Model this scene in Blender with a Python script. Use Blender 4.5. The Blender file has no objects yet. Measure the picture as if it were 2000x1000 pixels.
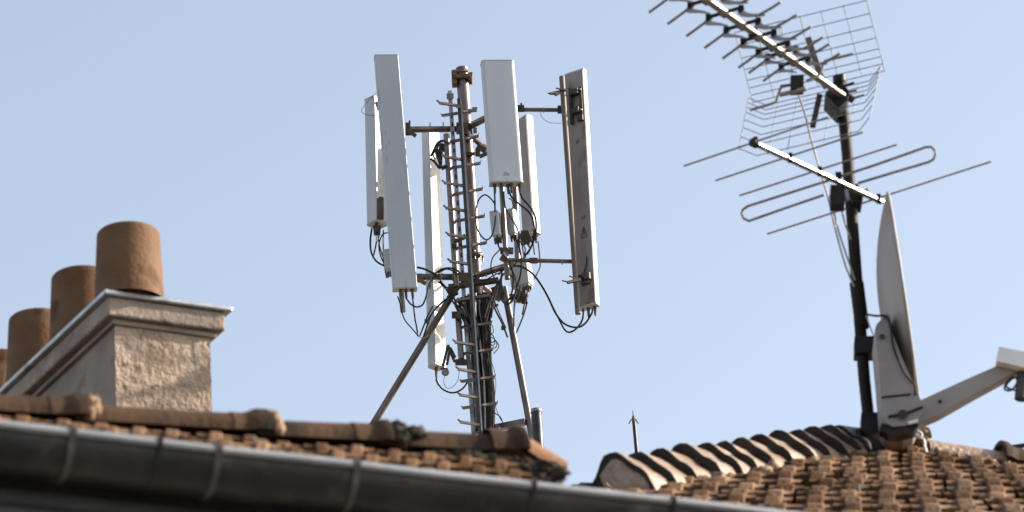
import bpy, math, random
from math import radians, sin, cos, pi, sqrt
from mathutils import Vector, Matrix, noise
random.seed(7)
scene = bpy.context.scene
col = scene.collection
V = Vector

# ------------------------------------------------------------------ camera
FPX = 8000.0                       # focal length in photograph pixels (2000 wide)
PITCH, ROLL = radians(26), radians(3.7)
CAM = V((0, 0, 1.6))
fw = V((0, cos(PITCH), sin(PITCH)))
r0 = V((1, 0, 0)); u0 = V((0, -sin(PITCH), cos(PITCH)))
RT = r0*cos(ROLL) - u0*sin(ROLL)
UP = u0*cos(ROLL) + r0*sin(ROLL)
cd = bpy.data.cameras.new("camera"); cam = bpy.data.objects.new("camera", cd); col.objects.link(cam)
cam.matrix_world = Matrix(((RT.x, UP.x, -fw.x, CAM.x), (RT.y, UP.y, -fw.y, CAM.y), (RT.z, UP.z, -fw.z, CAM.z), (0, 0, 0, 1)))
cd.sensor_width = 36; cd.lens = 36*FPX/2000
cd.clip_start = 0.1; cd.clip_end = 3000
cd.dof.use_dof = True; cd.dof.focus_distance = 40; cd.dof.aperture_fstop = 8.2
scene.camera = cam

def ray(px, py): return fw*FPX + RT*(px-1000) + UP*(500-py)
def at(px, py, Y):
    d = ray(px, py); return CAM + d*(Y/d.y)
def atz(px, py, z):
    d = ray(px, py); return CAM + d*((z-CAM.z)/d.z)
def atp(px, py, P, n):
    d = ray(px, py); return CAM + d*((P-CAM).dot(n)/d.dot(n))

# ------------------------------------------------------------------ light
SUN_AZ, SUN_EL = radians(100), radians(26)     # azimuth from -Y towards +X
sd = V((sin(SUN_AZ)*cos(SUN_EL), -cos(SUN_AZ)*cos(SUN_EL), sin(SUN_EL)))
w = bpy.data.worlds.new("World"); scene.world = w; w.use_nodes = True
nt = w.node_tree; bg = nt.nodes['Background']
sky = nt.nodes.new('ShaderNodeTexSky'); sky.sky_type = 'NISHITA'; sky.sun_disc = False
sky.sun_elevation = SUN_EL; sky.sun_rotation = math.atan2(sd.x, sd.y)
sky.air_density = 1.0; sky.dust_density = 2.2; sky.ozone_density = .9; sky.altitude = 100
hsv = nt.nodes.new('ShaderNodeHueSaturation'); hsv.inputs['Saturation'].default_value = .64
nt.links.new(sky.outputs[0], hsv.inputs['Color']); nt.links.new(hsv.outputs[0], bg.inputs[0]); bg.inputs[1].default_value = 0.1
sl = bpy.data.lights.new("sun", 'SUN'); sl.energy = 3.5; sl.angle = radians(0.5); sl.color = (1.0, 0.9, 0.77)
so = bpy.data.objects.new("sun", sl); col.objects.link(so)
so.rotation_mode = 'QUATERNION'; so.rotation_quaternion = sd.to_track_quat('Z', 'Y'); so.location = (30, 10, 60)
scene.view_settings.view_transform = 'Standard'; scene.view_settings.look = 'None'
scene.view_settings.exposure = 1.46; scene.view_settings.gamma = 1

# ------------------------------------------------------------------ materials
def mat(name, c1, c2=None, rough=0.6, metal=0.0, scale=8.0, spots=None, spot_scale=20., spot_amt=.62, bump=0.0, bump_scale=40., tint=False, streak=1.0, spec=.5):
    m = bpy.data.materials.new(name); m.use_nodes = True
    n = m.node_tree.nodes; L = m.node_tree.links; b = n['Principled BSDF']
    b.inputs['Roughness'].default_value = rough; b.inputs['Metallic'].default_value = metal
    b.inputs['Specular IOR Level'].default_value = spec
    tc = n.new('ShaderNodeTexCoord'); mp = n.new('ShaderNodeMapping'); L.new(tc.outputs['Object'], mp.inputs[0])
    mp.inputs['Scale'].default_value = (1, 1, streak)
    c2 = c2 or c1
    nz = n.new('ShaderNodeTexNoise'); nz.inputs['Scale'].default_value = scale; nz.inputs['Detail'].default_value = 6; L.new(mp.outputs[0], nz.inputs[0])
    rp = n.new('ShaderNodeValToRGB'); rp.color_ramp.elements[0].position = .36; rp.color_ramp.elements[1].position = .64
    rp.color_ramp.elements[0].color = (*c1, 1); rp.color_ramp.elements[1].color = (*c2, 1); L.new(nz.outputs[0], rp.inputs[0])
    out = rp.outputs[0]
    if tint:
        a = n.new('ShaderNodeAttribute'); a.attribute_name = 'tint'
        hs = n.new('ShaderNodeHueSaturation'); L.new(out, hs.inputs['Color'])
        mr = n.new('ShaderNodeMapRange'); mr.inputs[3].default_value = .62; mr.inputs[4].default_value = 1.35
        L.new(a.outputs['Fac'], mr.inputs[0]); L.new(mr.outputs[0], hs.inputs['Value'])
        mr2 = n.new('ShaderNodeMapRange'); mr2.inputs[3].default_value = 1.08; mr2.inputs[4].default_value = .95
        L.new(a.outputs['Fac'], mr2.inputs[0]); L.new(mr2.outputs[0], hs.inputs['Saturation'])
        out = hs.outputs[0]
    if spots:
        n2 = n.new('ShaderNodeTexNoise'); n2.inputs['Scale'].default_value = spot_scale; n2.inputs['Detail'].default_value = 5; L.new(mp.outputs[0], n2.inputs[0])
        r2 = n.new('ShaderNodeValToRGB'); r2.color_ramp.elements[0].position = spot_amt; r2.color_ramp.elements[1].position = min(.99, spot_amt+.09)
        L.new(n2.outputs[0], r2.inputs[0])
        mx = n.new('ShaderNodeMix'); mx.data_type = 'RGBA'; L.new(r2.outputs[0], mx.inputs[0]); L.new(out, mx.inputs[6]); mx.inputs[7].default_value = (*spots, 1)
        out = mx.outputs[2]
    L.new(out, b.inputs['Base Color'])
    if bump:
        n3 = n.new('ShaderNodeTexNoise'); n3.inputs['Scale'].default_value = bump_scale; n3.inputs['Detail'].default_value = 8; L.new(tc.outputs['Object'], n3.inputs[0])
        bp = n.new('ShaderNodeBump'); bp.inputs['Strength'].default_value = bump; bp.inputs['Distance'].default_value = .02
        L.new(n3.outputs[0], bp.inputs['Height']); L.new(bp.outputs[0], b.inputs['Normal'])
    return m
M = {}
M['terra'] = mat('terracotta', (.085, .043, .022), (.176, .103, .059), .8, scale=9, spots=(.10, .085, .07), spot_scale=14, spot_amt=.60, bump=.5, bump_scale=60, tint=True, spec=.08)
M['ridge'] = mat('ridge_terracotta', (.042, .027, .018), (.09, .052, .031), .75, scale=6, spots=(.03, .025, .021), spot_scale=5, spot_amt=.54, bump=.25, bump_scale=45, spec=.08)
M['endtile'] = mat('sunny_terracotta', (.19, .10, .058), (.29, .17, .105), .75, scale=6, spots=(.10, .055, .035), spot_scale=9, spot_amt=.58, bump=.4, bump_scale=40, spec=.08)  # brighter clay: sunlight on the end tile put into its colour
M['strap'] = mat('dull_zinc_strap', (.075, .072, .07), (.11, .105, .10), .5, .3, scale=10)
M['lip'] = mat('shaded_tile_edge', (.034, .028, .024), (.06, .05, .043), .9, scale=12, bump=.5, spec=.08)  # dark tone paints the shade on tile ends turned from the sun
M['hip'] = mat('pale_terracotta', (.20, .128, .083), (.30, .225, .168), .45, scale=8, spots=(.13, .08, .05), spot_scale=12, spot_amt=.64, bump=.5, bump_scale=50)
M['pot'] = mat('chimney_pot_clay', (.122, .062, .032), (.165, .096, .053), .65, scale=5, spots=(.085, .04, .02), spot_scale=5, spot_amt=.6, bump=.25, bump_scale=50, spec=.08)
M['mortar'] = mat('lime_mortar', (.20, .135, .088), (.33, .235, .155), .95, scale=14, spots=(.12, .10, .08), spot_scale=18, spot_amt=.58, bump=1., bump_scale=50, spec=.08)
M['oldmortar'] = mat('weathered_mortar', (.028, .023, .019), (.075, .062, .05), .95, scale=14, bump=1., bump_scale=50, spec=.08)
M['stucco'] = mat('rough_stucco', (.33, .24, .175), (.42, .325, .25), .95, scale=7, spots=(.22, .155, .105), spot_scale=26, spot_amt=.6, bump=.7, bump_scale=70, spec=.08)
M['render'] = mat('smooth_render', (.25, .20, .165), (.31, .26, .215), .9, scale=5, spots=(.22, .18, .15), spot_scale=7, spot_amt=.6, bump=.3, bump_scale=30, spec=.08)
M['coping'] = mat('stone_coping', (.25, .20, .165), (.38, .31, .255), .9, scale=7, spots=(.18, .14, .11), spot_scale=10, spot_amt=.58, bump=.5, bump_scale=40, spec=.08)
M['zinc'] = mat('zinc_sheet', (.40, .41, .42), (.52, .53, .54), .42, .7, scale=6, spots=(.30, .29, .28), spot_scale=9, spot_amt=.6, bump=.08, bump_scale=20)
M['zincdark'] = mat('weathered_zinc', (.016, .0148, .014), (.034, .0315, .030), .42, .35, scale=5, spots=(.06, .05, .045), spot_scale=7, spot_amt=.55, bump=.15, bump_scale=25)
M['rim'] = mat('zinc_rim', (.24, .25, .265), (.31, .32, .335), .5, .4, scale=10)
M['fascia'] = mat('dark_timber', (.03, .024, .02), (.05, .04, .034), .8, scale=5, streak=.3, bump=.3)
M['cornice'] = mat('painted_cornice', (.05, .053, .056), (.07, .072, .074), .8, scale=6, bump=.2)
M['wall'] = mat('ochre_wall', (.36, .29, .21), (.44, .36, .27), .9, scale=2, bump=.4)
M['flat'] = mat('roof_screed', (.25, .22, .19), (.32, .28, .24), .9, scale=2)
M['radome'] = mat('radome_plastic', (.36, .375, .39), (.41, .425, .44), .42, scale=3, spots=(.25, .20, .16), spot_scale=9, spot_amt=.625, streak=.22)
M['radclean'] = mat('radome_clean', (.46, .47, .48), (.52, .53, .54), .4, scale=3, spots=(.36, .34, .31), spot_scale=8, spot_amt=.64, streak=.25)
M['radside'] = mat('radome_edge', (.38, .37, .36), (.44, .43, .42), .5, scale=6, spots=(.34, .27, .21), spot_scale=8, spot_amt=.6, streak=.2)
M['back'] = mat('weathered_back_plate', (.27, .245, .228), (.34, .315, .295), .6, .2, scale=4, spots=(.27, .2, .155), spot_scale=6, spot_amt=.58, streak=.3)
M['brownback'] = mat('stained_back_plate', (.215, .182, .163), (.295, .258, .235), .6, .15, scale=4, spots=(.17, .115, .085), spot_scale=5, spot_amt=.54, streak=.3)
M['steel'] = mat('weathered_steel', (.12, .092, .082), (.18, .145, .128), .34, .7, scale=9, spots=(.22, .12, .07), spot_scale=14, spot_amt=.65, streak=.4)
M['pipe'] = mat('dull_pipe', (.095, .07, .06), (.145, .112, .096), .6, .2, scale=7, spots=(.13, .075, .045), spot_scale=9, spot_amt=.6, streak=.3)
M['galv'] = mat('galvanised_steel', (.22, .21, .208), (.34, .33, .32), .38, .55, scale=14, spots=(.30, .25, .22), spot_scale=16, spot_amt=.6, streak=.4)
M['rust'] = mat('rusty_steel', (.09, .05, .032), (.16, .095, .06), .75, .2, scale=20, spots=(.42, .2, .08), spot_scale=12, spot_amt=.62)
M['dark'] = mat('dark_bracket', (.055, .05, .048), (.10, .088, .08), .55, .4, scale=15, spec=.18)
M['cable'] = mat('black_cable', (.016, .015, .015), (.038, .036, .034), .75, scale=30, spec=.15)
M['greycable'] = mat('grey_cable', (.30, .29, .28), (.36, .35, .34), .5, scale=30)
M['brown'] = mat('brown_cable', (.035, .022, .016), (.055, .034, .025), .5, scale=30)
M['black'] = mat('black_plastic', (.012, .011, .011), (.022, .02, .02), .45, scale=20, spec=.18)
M['alu'] = mat('aluminium', (.26, .245, .225), (.34, .32, .295), .35, .6, scale=20)
M['rod'] = mat('aluminium_rod', (.22, .205, .195), (.29, .275, .26), .65, .15, scale=20, spec=.2)
M['fin'] = mat('stamped_fin', (.27, .235, .21), (.34, .30, .275), .5, .4, scale=15)
M['mesh'] = mat('plated_wire', (.17, .175, .19), (.22, .225, .24), .5, .3, scale=20)
M['pole'] = mat('dark_pole', (.013, .010, .008), (.028, .02, .015), .6, .2, scale=8, streak=.3, spec=.18)
M['dish'] = mat('dish_paint', (.27, .24, .215), (.34, .31, .285), .55, .0, scale=4, spots=(.30, .22, .17), spot_scale=5, spot_amt=.56, streak=.35)
M['dishmount'] = mat('mount_paint', (.235, .21, .195), (.30, .27, .25), .6, 0, scale=6, spots=(.25, .2, .17), spot_scale=8, spot_amt=.6)
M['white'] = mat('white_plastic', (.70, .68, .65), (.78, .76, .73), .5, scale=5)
M['box'] = mat('radio_unit_paint', (.40, .40, .395), (.46, .46, .455), .5, scale=5, spots=(.4, .36, .33), spot_scale=8, spot_amt=.64)
M['mark'] = mat('printed_mark', (.05, .035, .03), (.07, .05, .045), .6)
M['greymark'] = mat('grey_mark', (.28, .28, .29), (.32, .32, .33), .6)
M['asphalt'] = mat('asphalt', (.045, .045, .047), (.065, .065, .066), .9, scale=1.5)
M['pave'] = mat('paving', (.06, .058, .055), (.09, .086, .08), .9, scale=1)

# ------------------------------------------------------------------ mesh helpers
ORG = {}
class MB:
    def __init__(s): s.v = []; s.f = []; s.sm = []; s.t = []
    def add(s, vs, fs, smooth=False, tint=.5):
        o = len(s.v); s.v += [V(x) for x in vs]
        for f in fs: s.f.append([i+o for i in f]); s.sm.append(smooth); s.t.append(tint)
        return s
    def hexa(s, c, tint=.5):        # 8 corners: bottom 4 ccw, top 4
        return s.add(c, [(0,3,2,1),(4,5,6,7),(0,1,5,4),(1,2,6,5),(2,3,7,6),(3,0,4,7)], tint=tint)
    def obox(s, c, ax, ay, az):      # centre and three half vectors
        c = V(c)
        return s.hexa([c-ax-ay-az, c+ax-ay-az, c+ax+ay-az, c-ax+ay-az, c-ax-ay+az, c+ax-ay+az, c+ax+ay+az, c-ax+ay+az])
    def box(s, c, sx, sy, sz): return s.obox(c, V((sx/2,0,0)), V((0,sy/2,0)), V((0,0,sz/2)))
    def beam(s, a, b, wd, dp, ref=V((0,1,0))):
        a = V(a); b = V(b); d = (b-a).normalized(); x = d.cross(ref)
        if x.length < 1e-4: x = d.cross(V((1,0,0)))
        x.normalize(); y = x.cross(d)
        return s.obox((a+b)/2, x*wd/2, y*dp/2, (b-a)/2)
    def tube(s, pts, r, seg=10, caps=True, tint=.5):
        pts = [V(p) for p in pts]; n = len(pts)
        rs = r if isinstance(r, (list, tuple)) else [r]*n
        d = (pts[1]-pts[0]).normalized(); x = d.cross(V((0,0,1)))
        if x.length < 1e-3: x = d.cross(V((1,0,0)))
        x.normalize(); vs = []; fs = []
        for i in range(n):
            t = (pts[min(i+1,n-1)]-pts[max(i-1,0)])
            if t.length > 1e-9: t.normalize()
            else: t = d
            x = (x - t*x.dot(t)).normalized(); y = t.cross(x)
            for k in range(seg):
                a = 2*pi*k/seg; vs.append(pts[i]+(x*cos(a)+y*sin(a))*rs[i])
        for i in range(n-1):
            for k in range(seg):
                fs.append((i*seg+k, i*seg+(k+1)%seg, (i+1)*seg+(k+1)%seg, (i+1)*seg+k))
        s.add(vs, fs, True, tint)
        if caps:
            s.add(vs[:seg], [tuple(range(seg))[::-1]], False, tint); s.add(vs[-seg:], [tuple(range(seg))], False, tint)
        return s
    def lathe(s, c, prof, ax=V((0,0,1)), seg=32):   # prof: (radius, height) pairs
        ax = V(ax).normalized(); x = ax.orthogonal().normalized(); y = ax.cross(x); vs = []; fs = []
        for (r, h) in prof:
            for k in range(seg):
                a = 2*pi*k/seg; vs.append(V(c)+ax*h+(x*cos(a)+y*sin(a))*r)
        for i in range(len(prof)-1):
            for k in range(seg): fs.append((i*seg+k, i*seg+(k+1)%seg, (i+1)*seg+(k+1)%seg, (i+1)*seg+k))
        return s.add(vs, fs, True)
    def prism(s, poly, ext, smooth=False):           # polygon of 3D points extruded by vector
        n = len(poly); vs = [V(p) for p in poly]+[V(p)+ext for p in poly]
        s.add(vs, [tuple(range(n))[::-1], tuple(range(n, 2*n))])
        return s.add(vs, [(i, (i+1)%n, n+(i+1)%n, n+i) for i in range(n)], smooth)
    def lump(s, c, rx, ry, rz, seed=0, amp=.35, ax=None):
        vs = []; fs = []; nu, nv = 12, 8
        for j in range(nv+1):
            th = pi*j/nv
            for i in range(nu):
                ph = 2*pi*i/nu; d = V((sin(th)*cos(ph), sin(th)*sin(ph), cos(th)))
                k = 1+amp*noise.noise(d*1.7+V((seed*3.1, seed*1.7, 0)))+amp*.5*noise.noise(d*4+V((seed, 0, seed)))
                p = V((d.x*rx*k, d.y*ry*k, d.z*rz*k))
                if ax: p = ax[0]*p.x+ax[1]*p.y+ax[2]*p.z
                vs.append(V(c)+p)
        for j in range(nv):
            for i in range(nu): fs.append((j*nu+i, (j+1)*nu+i, (j+1)*nu+(i+1)%nu, j*nu+(i+1)%nu))
        return s.add(vs, fs, True)
    def pieces(s, name, m, parent=None, label=None, bevel=0):      # every separate piece an object of its own
        par = list(range(len(s.v)))
        def find(i):
            while par[i] != i: par[i] = par[par[i]]; i = par[i]
            return i
        key = {}
        for i, p in enumerate(s.v):
            k = (round(p.x, 5), round(p.y, 5), round(p.z, 5)); j = key.setdefault(k, i); par[find(i)] = find(j)
        for f in s.f:
            for i in f[1:]: par[find(i)] = find(f[0])
        comp = {}
        for fi, f in enumerate(s.f): comp.setdefault(find(f[0]), []).append(fi)
        out = []
        for fl in comp.values():
            q = MB(); mp = {}
            for fi in fl:
                for i in s.f[fi]:
                    if i not in mp: mp[i] = len(q.v); q.v.append(s.v[i])
                q.f.append([mp[i] for i in s.f[fi]]); q.sm.append(s.sm[fi]); q.t.append(s.t[fi])
            out.append(q.build(name, m, parent, label, bevel))
        return out
    def build(s, name, m, parent=None, label=None, bevel=0):
        o0 = ORG[parent.name] if parent else V((0,0,0))
        me = bpy.data.meshes.new(name); me.from_pydata([tuple(p-o0) for p in s.v], [], s.f)
        me.polygons.foreach_set('use_smooth', s.sm)
        a = me.attributes.new('tint', 'FLOAT', 'FACE'); a.data.foreach_set('value', s.t)
        me.materials.append(M[m]); me.update()
        o = bpy.data.objects.new(name, me); col.objects.link(o)
        if parent: o.parent = parent
        ORG[o.name] = o0
        if label: o['label'] = label
        if bevel:
            b = o.modifiers.new('bevel', 'BEVEL'); b.width = bevel; b.segments = 2; b.limit_method = 'ANGLE'
        return o
def thing(name, label, cat, loc, group=None):
    o = bpy.data.objects.new(name, None); col.objects.link(o); o.location = loc; o.empty_display_size = .1
    o['label'] = label; o['category'] = cat
    if group: o['group'] = group
    ORG[o.name] = V(loc); return o
def tag(o, label, cat, group=None):
    o['label'] = label; o['category'] = cat
    if group: o['group'] = group
    return o
def spline(pts, n=6):
    pts = [V(p) for p in pts]; q = [pts[0]*2-pts[1]]+pts+[pts[-1]*2-pts[-2]]; out = []
    for i in range(1, len(q)-2):
        a, b, c, d = q[i-1:i+3]
        for k in range(n):
            t = k/n
            out.append(.5*((2*b)+(c-a)*t+(2*a-5*b+4*c-d)*t*t+(3*b-a-3*c+d)*t**3))
    out.append(pts[-1]); return out
def cA(x, y): return (680+x/3.704, 80+y/3.704)
def cB(x, y): return (680+x/3.572, 340+y/3.572)
def cC(x, y): return (680+x/3.572, 590+y/3.572)
def cD(x, y): return (1240+x/2.778, y/2.778)
def cE(x, y): return (1320+x/3.03, 250+y/3.03)

# ------------------------------------------------------------------ setting: ground, road
g = MB().add([(-1500,-1500,0),(1500,-1500,0),(1500,1500,0),(-1500,1500,0)], [(0,1,2,3)]).build('ground', 'pave'); g['kind'] = 'structure'
g = MB().add([(-200,-3,.004),(200,-3,.004),(200,4,.004),(-200,4,.004)], [(0,1,2,3)]).build('road', 'asphalt'); g['kind'] = 'structure'

# ------------------------------------------------------------------ roof tile field
def tile_field(mb, S, width_u, roll, courses, keep, lift=.02, rh=.03, stag=.5, jit=.004, wide=.36, nose=.07):
    """S(u,v) -> (point, u-dir, v-dir, normal); u, v in metres (v down the slope)"""
    e = courses[1]
    a = .5-wide/2; b = 1-a
    prof = [(0, 0), (a*.5, -.003), (a-.03, 0), (a-.01, .55), (a+.01, .9), (a+.05, 1.0), (b-.05, 1.0), (b-.01, .9), (b+.01, .55), (b+.03, 0), (1, 0)]
    m = len(prof)
    for j in range(courses[0]):
        v0 = j*e
        off = (stag*roll if j % 2 else 0)+random.uniform(-.08, .08)*roll
        for i in range(int(width_u[0]/roll)-2, int(width_u[1]/roll)+2):
            uc = (i+.5)*roll+off
            if not keep(uc, v0+e*.5): continue
            t = min(1, max(0, random.gauss(.5, .32)))
            du = random.gauss(0, jit); dv = random.gauss(0, .008); dl = random.gauss(0, .003); tw = random.gauss(0, .01)
            vs = []
            end = v0+e+dv
            L_ = lift+dl
            # (pan v, roll v, pan height, roll height): the rolls reach past the thin vertical lip of the pans
            for (pv, rv, ph, rhh) in ((v0-.03, v0-.03, -.006, -.006+rh), (end-nose, end-nose*.6, L_, L_+rh), (end-.004, end+nose*.15, L_, L_+rh*.7), (end, end+nose*.75, L_-.004, L_*.45), (end+.001, end+nose, -.006, -.006)):
                for (p, h) in prof:
                    h = max(0, h)
                    vv = pv+(rv-pv)*min(1, h*1.3); uu = i*roll+off+du+p*roll+tw*(vv-v0)
                    P, du_, dv_, n = S(uu, vv)
                    vs.append(P+n*(ph+(rhh-ph)*h))
            fs = []
            for k in range(4):
                fs = [(k*m+q, (k+1)*m+q, (k+1)*m+q+1, k*m+q+1) for q in range(m-1)]
                mb.add(vs, fs, k < 3, t) if k == 0 else mb.f.extend([[x+base for x in f] for f in fs])
                if k == 0: base = len(mb.v)-len(vs)
                else: mb.sm.extend([k < 3]*len(fs)); mb.t.extend([t*(1 if k < 3 else .8)]*len(fs))
    return mb

# ------------------------------------------------------------------ near house, lower left
G0 = at(0, 832, 8.6); G1 = atz(1470, 1000, G0.z); gd = (G1-G0).normalized(); go = V((gd.y, -gd.x, 0)); Z = V((0,0,1))
glen = (G1-G0).length
def gp(px):      # point on the gutter line at a pixel column
    py = 832+168*px/1470.; return atz(px, py, G0.z)
R0 = at(0, 822, 9.75); R1 = atz(975, 903, R0.z); rd = (R1-R0).normalized()
def rp(px, dz=0): return atz(px, 822+81*px/975., R0.z)
house = thing('house', 'near house with dark grey gutter and terracotta ridge, running across the bottom left', 'house', (G0.x, G0.y+.8, 0))
body_a = G0-gd*3-go*.34; body_b = G1+gd*2.0-go*.34
bz = G0.z-.23
mb = MB()
A0, A1 = V((body_a.x, body_a.y, 0)), V((body_b.x, body_b.y, 0)); B0, B1 = A0-go*3.0, A1-go*3.0
mb.hexa([A0, A1, B1, B0]+[p+Z*bz for p in (A0, A1, B1, B0)])
mb.build('wall', 'wall', house)
# boxed eave with fascia and moulding
def lprof(prof, a, b, name, m, parent, smooth=False):
    mb = MB(); n = len(prof)
    v = [a+go*p[0]+Z*p[1] for p in prof]+[b+go*p[0]+Z*p[1] for p in prof]
    mb.add(v, [(i, (i+1)%n, n+(i+1)%n, n+i) for i in range(n)]+[tuple(range(n))[::-1], tuple(range(n, 2*n))], smooth)
    return mb.build(name, m, parent)
ga, gb = G0-gd*3, G1+gd*2
R = .081
lprof([(-R*2-.012, -.02), (-R*2-.012, -.2), (-R*2-.05, -.2), (-R*2-.05, -.02)], ga, gb, 'fascia', 'fascia', house)
lprof([(-R*2-.052, -.06), (-R*2-.052, -.185), (-.338, -.185), (-.338, -.06)], ga, gb, 'soffit', 'fascia', house)
lprof([(-R*2-.002, -.080), (-R*2+.002, -.112), (-R*2-.0115, -.122), (-R*2-.0115, -.076)], ga, gb, 'cornice', 'cornice', house)
lprof([(-R*2+.010, -.134), (-R*2+.012, -.19), (-R*2-.0115, -.199), (-R*2-.0115, -.130)], ga, gb, 'cornice_band', 'cornice', house)
# gutter: half round trough
mb = MB(); prof = []
NS = 16
for k in range(NS+1):
    a = pi*k/NS; prof.append((-R+R*cos(a)-0.0, -R*sin(a)*1.0))
prof_in = [(-R+(R-.004)*cos(pi*k/NS), -(R-.004)*sin(pi*k/NS)) for k in range(NS+1)]
NL = 60; vs = []; fs = []
loop = prof+prof_in[::-1]; n = len(loop)
for j in range(NL+1):
    p = ga.lerp(gb, j/NL)+Z*((.003*noise.noise(V((j*.35, 0, 0)))))
    vs += [p+go*q[0]+Z*q[1] for q in loop]
for j in range(NL):
    for i in range(n): fs.append((j*n+i, j*n+(i+1)%n, (j+1)*n+(i+1)%n, (j+1)*n+i))
mb.add(vs, fs, True)
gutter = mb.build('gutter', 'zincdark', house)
mb = MB(); pts = [ga.lerp(gb, j/NL)+Z*(.002+(.003*noise.noise(V((j*.35, 0, 0)))))+go*.004 for j in range(NL+1)]
mb.tube(pts, .0108, 10); mb.build('rim', 'rim', gutter)
def strap(px, wd, th, name, m, full=True):
    c = gp(px); mb = MB(); vs = []; fs = []
    pr = [((-R+(R+th)*cos(pi*k/NS)), -(R+th)*sin(pi*k/NS)) for k in range(NS//2+5)]
    pr = [(.018, .010), (.014, -.006)]+pr[1:]
    for s in (-wd/2, wd/2):
        vs += [c+gd*s+go*q[0]+Z*q[1] for q in pr]
    n = len(pr)
    for i in range(n-1): fs.append((i, i+1, n+i+1, n+i))
    vs2 = [c+gd*s+go*(q[0]-.003*(1 if i < 3 else 0))+Z*q[1] for s in (-wd/2, wd/2) for i, q in enumerate([((-R+(R+.0005)*cos(pi*min(k, NS)/NS)), -(R+.0005)*sin(pi*min(k, NS)/NS)) for k in range(n)])]
    mb.add(vs, fs, True)
    for s, o in ((0, 0), (n, 1)): mb.add([vs[s+i] for i in range(n)]+[vs2[s+i] for i in range(n)], [(i, i+1, n+i+1, n+i) for i in range(n-1)])
    # hook over the rim
    mb.tube([c+go*.004+Z*.004-gd*wd/2, c+go*.004+Z*.004+gd*wd/2], .0125, 10)
    return mb.build(name, m, gutter)
for px in (-145, 140, 425, 695): strap(px, .016, .004, 'bracket', 'strap')
for px in (310, 1040, 1312): strap(px, .012, .0025, 'joint_strip', 'zincdark')
# tiled slope: bilinear between eave and ridge
xr = 1085
E0, E1 = G0-gd*1.4-go*R*1.15+Z*.012, gp(xr)-go*R*1.15+Z*.012
Q0, Q1 = R0-rd*1.35, rp(xr-40)
LU = (E1-E0).length; LV = (Q0-E0).length
def S_left(u, v):
    a = u/LU; b = v/LV
    top = Q0.lerp(Q1, a); bot = E0.lerp(E1, a); P = top.lerp(bot, b)
    du = (Q1-Q0).lerp(E1-E0, b).normalized(); dv = (bot-top).normalized()
    n = du.cross(dv); n = n if n.z > 0 else -n
    return P, du, dv, n.normalized()
mb = MB()
tile_field(mb, S_left, (0, LU), .098, (4, LV/3.9), lambda u, v: 0 < u < LU-.03, lift=.022, rh=.008, stag=.5, wide=.32, nose=.035)
# boarding just under the tiles, back slope and hip end
p = [S_left(0, 0)[0], S_left(LU, 0)[0], S_left(LU, LV)[0], S_left(0, LV)[0]]
dn = V((0,0,-.03)); back = V((-go.x*1.0, -go.y*1.0, -.62)); hipb = gd*.42-go*.5-Z*.45
mb.add([q+dn for q in p], [(3,2,1,0)], tint=.1)
mb.add([p[0]+dn*.3, p[1]+dn*.3, p[1]+back, p[0]+back], [(0,1,2,3)], tint=.4)
mb.add([p[1]+dn, p[2]+dn, p[2]+dn-Z*.22+gd*.02, p[1]+hipb-Z*.3, p[1]+back], [(0,1,2,3),(0,3,4)], tint=.3)
roof = mb.build('roof', 'terra', house)
def barrel(mb, a, b, ra, rb, seg=14, arc=(0.0, pi), flare=None, th=.014, sq=1.0):
    a = V(a); b = V(b); d = (b-a).normalized(); s = d.cross(Z).normalized(); m = s.cross(d)
    st = [(0, ra), (.5, (ra*.55+rb*.45)), (.86, ra*.2+rb*.8)]
    st += [(.9, rb*1.0+flare*.35), (.94, rb+flare), (1., rb+flare*1.05)] if flare else [(1., rb)]
    vs = []; fs = []; n = seg+1
    for (t, r) in st:
        for k in range(n):
            an = arc[0]+(arc[1]-arc[0])*k/seg
            j = 1+.012*noise.noise(V((t*3+a.x*9, k*.5, a.y*7)))
            vs.append(a.lerp(b, t)+s*cos(an)*r*j*sq+m*sin(an)*r*j)
    for j in range(len(st)-1):
        for k in range(seg): fs.append((j*n+k, j*n+k+1, (j+1)*n+k+1, (j+1)*n+k))
    mb.add(vs, fs, True)
    for idx, t, r, sg in ((0, 0, ra, 1), (len(st)-1, 1, st[-1][1], -1)):   # end faces with thickness
        o = [vs[idx*n+k] for k in range(n)]
        i_ = [a.lerp(b, t)+s*cos(arc[0]+(arc[1]-arc[0])*k/seg)*(r-th)*sq+m*sin(arc[0]+(arc[1]-arc[0])*k/seg)*(r-th) for k in range(n)]
        mb.add(o+i_, [(k, k+1, n+k+1, n+k) for k in range(seg)])
        mb.add(i_+[q+d*sg*.1 for q in i_], [(k, k+1, n+k+1, n+k) for k in range(seg)], True)
    return mb
joints = [-640, -210, 152, 506, 742]
for k in range(4):
    a, b = rp(joints[k]-14), rp(joints[k+1]+10)
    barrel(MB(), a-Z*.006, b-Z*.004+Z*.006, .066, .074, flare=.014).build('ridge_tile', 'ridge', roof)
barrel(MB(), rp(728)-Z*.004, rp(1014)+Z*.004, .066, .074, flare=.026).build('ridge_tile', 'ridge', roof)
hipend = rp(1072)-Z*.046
barrel(MB(), rp(996)+Z*.022, hipend+gd*.01-go*.02, .070, .080, th=.02).build('ridge_tile', 'endtile', roof, 'lit orange ridge tile sloping down at the roof end')
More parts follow.
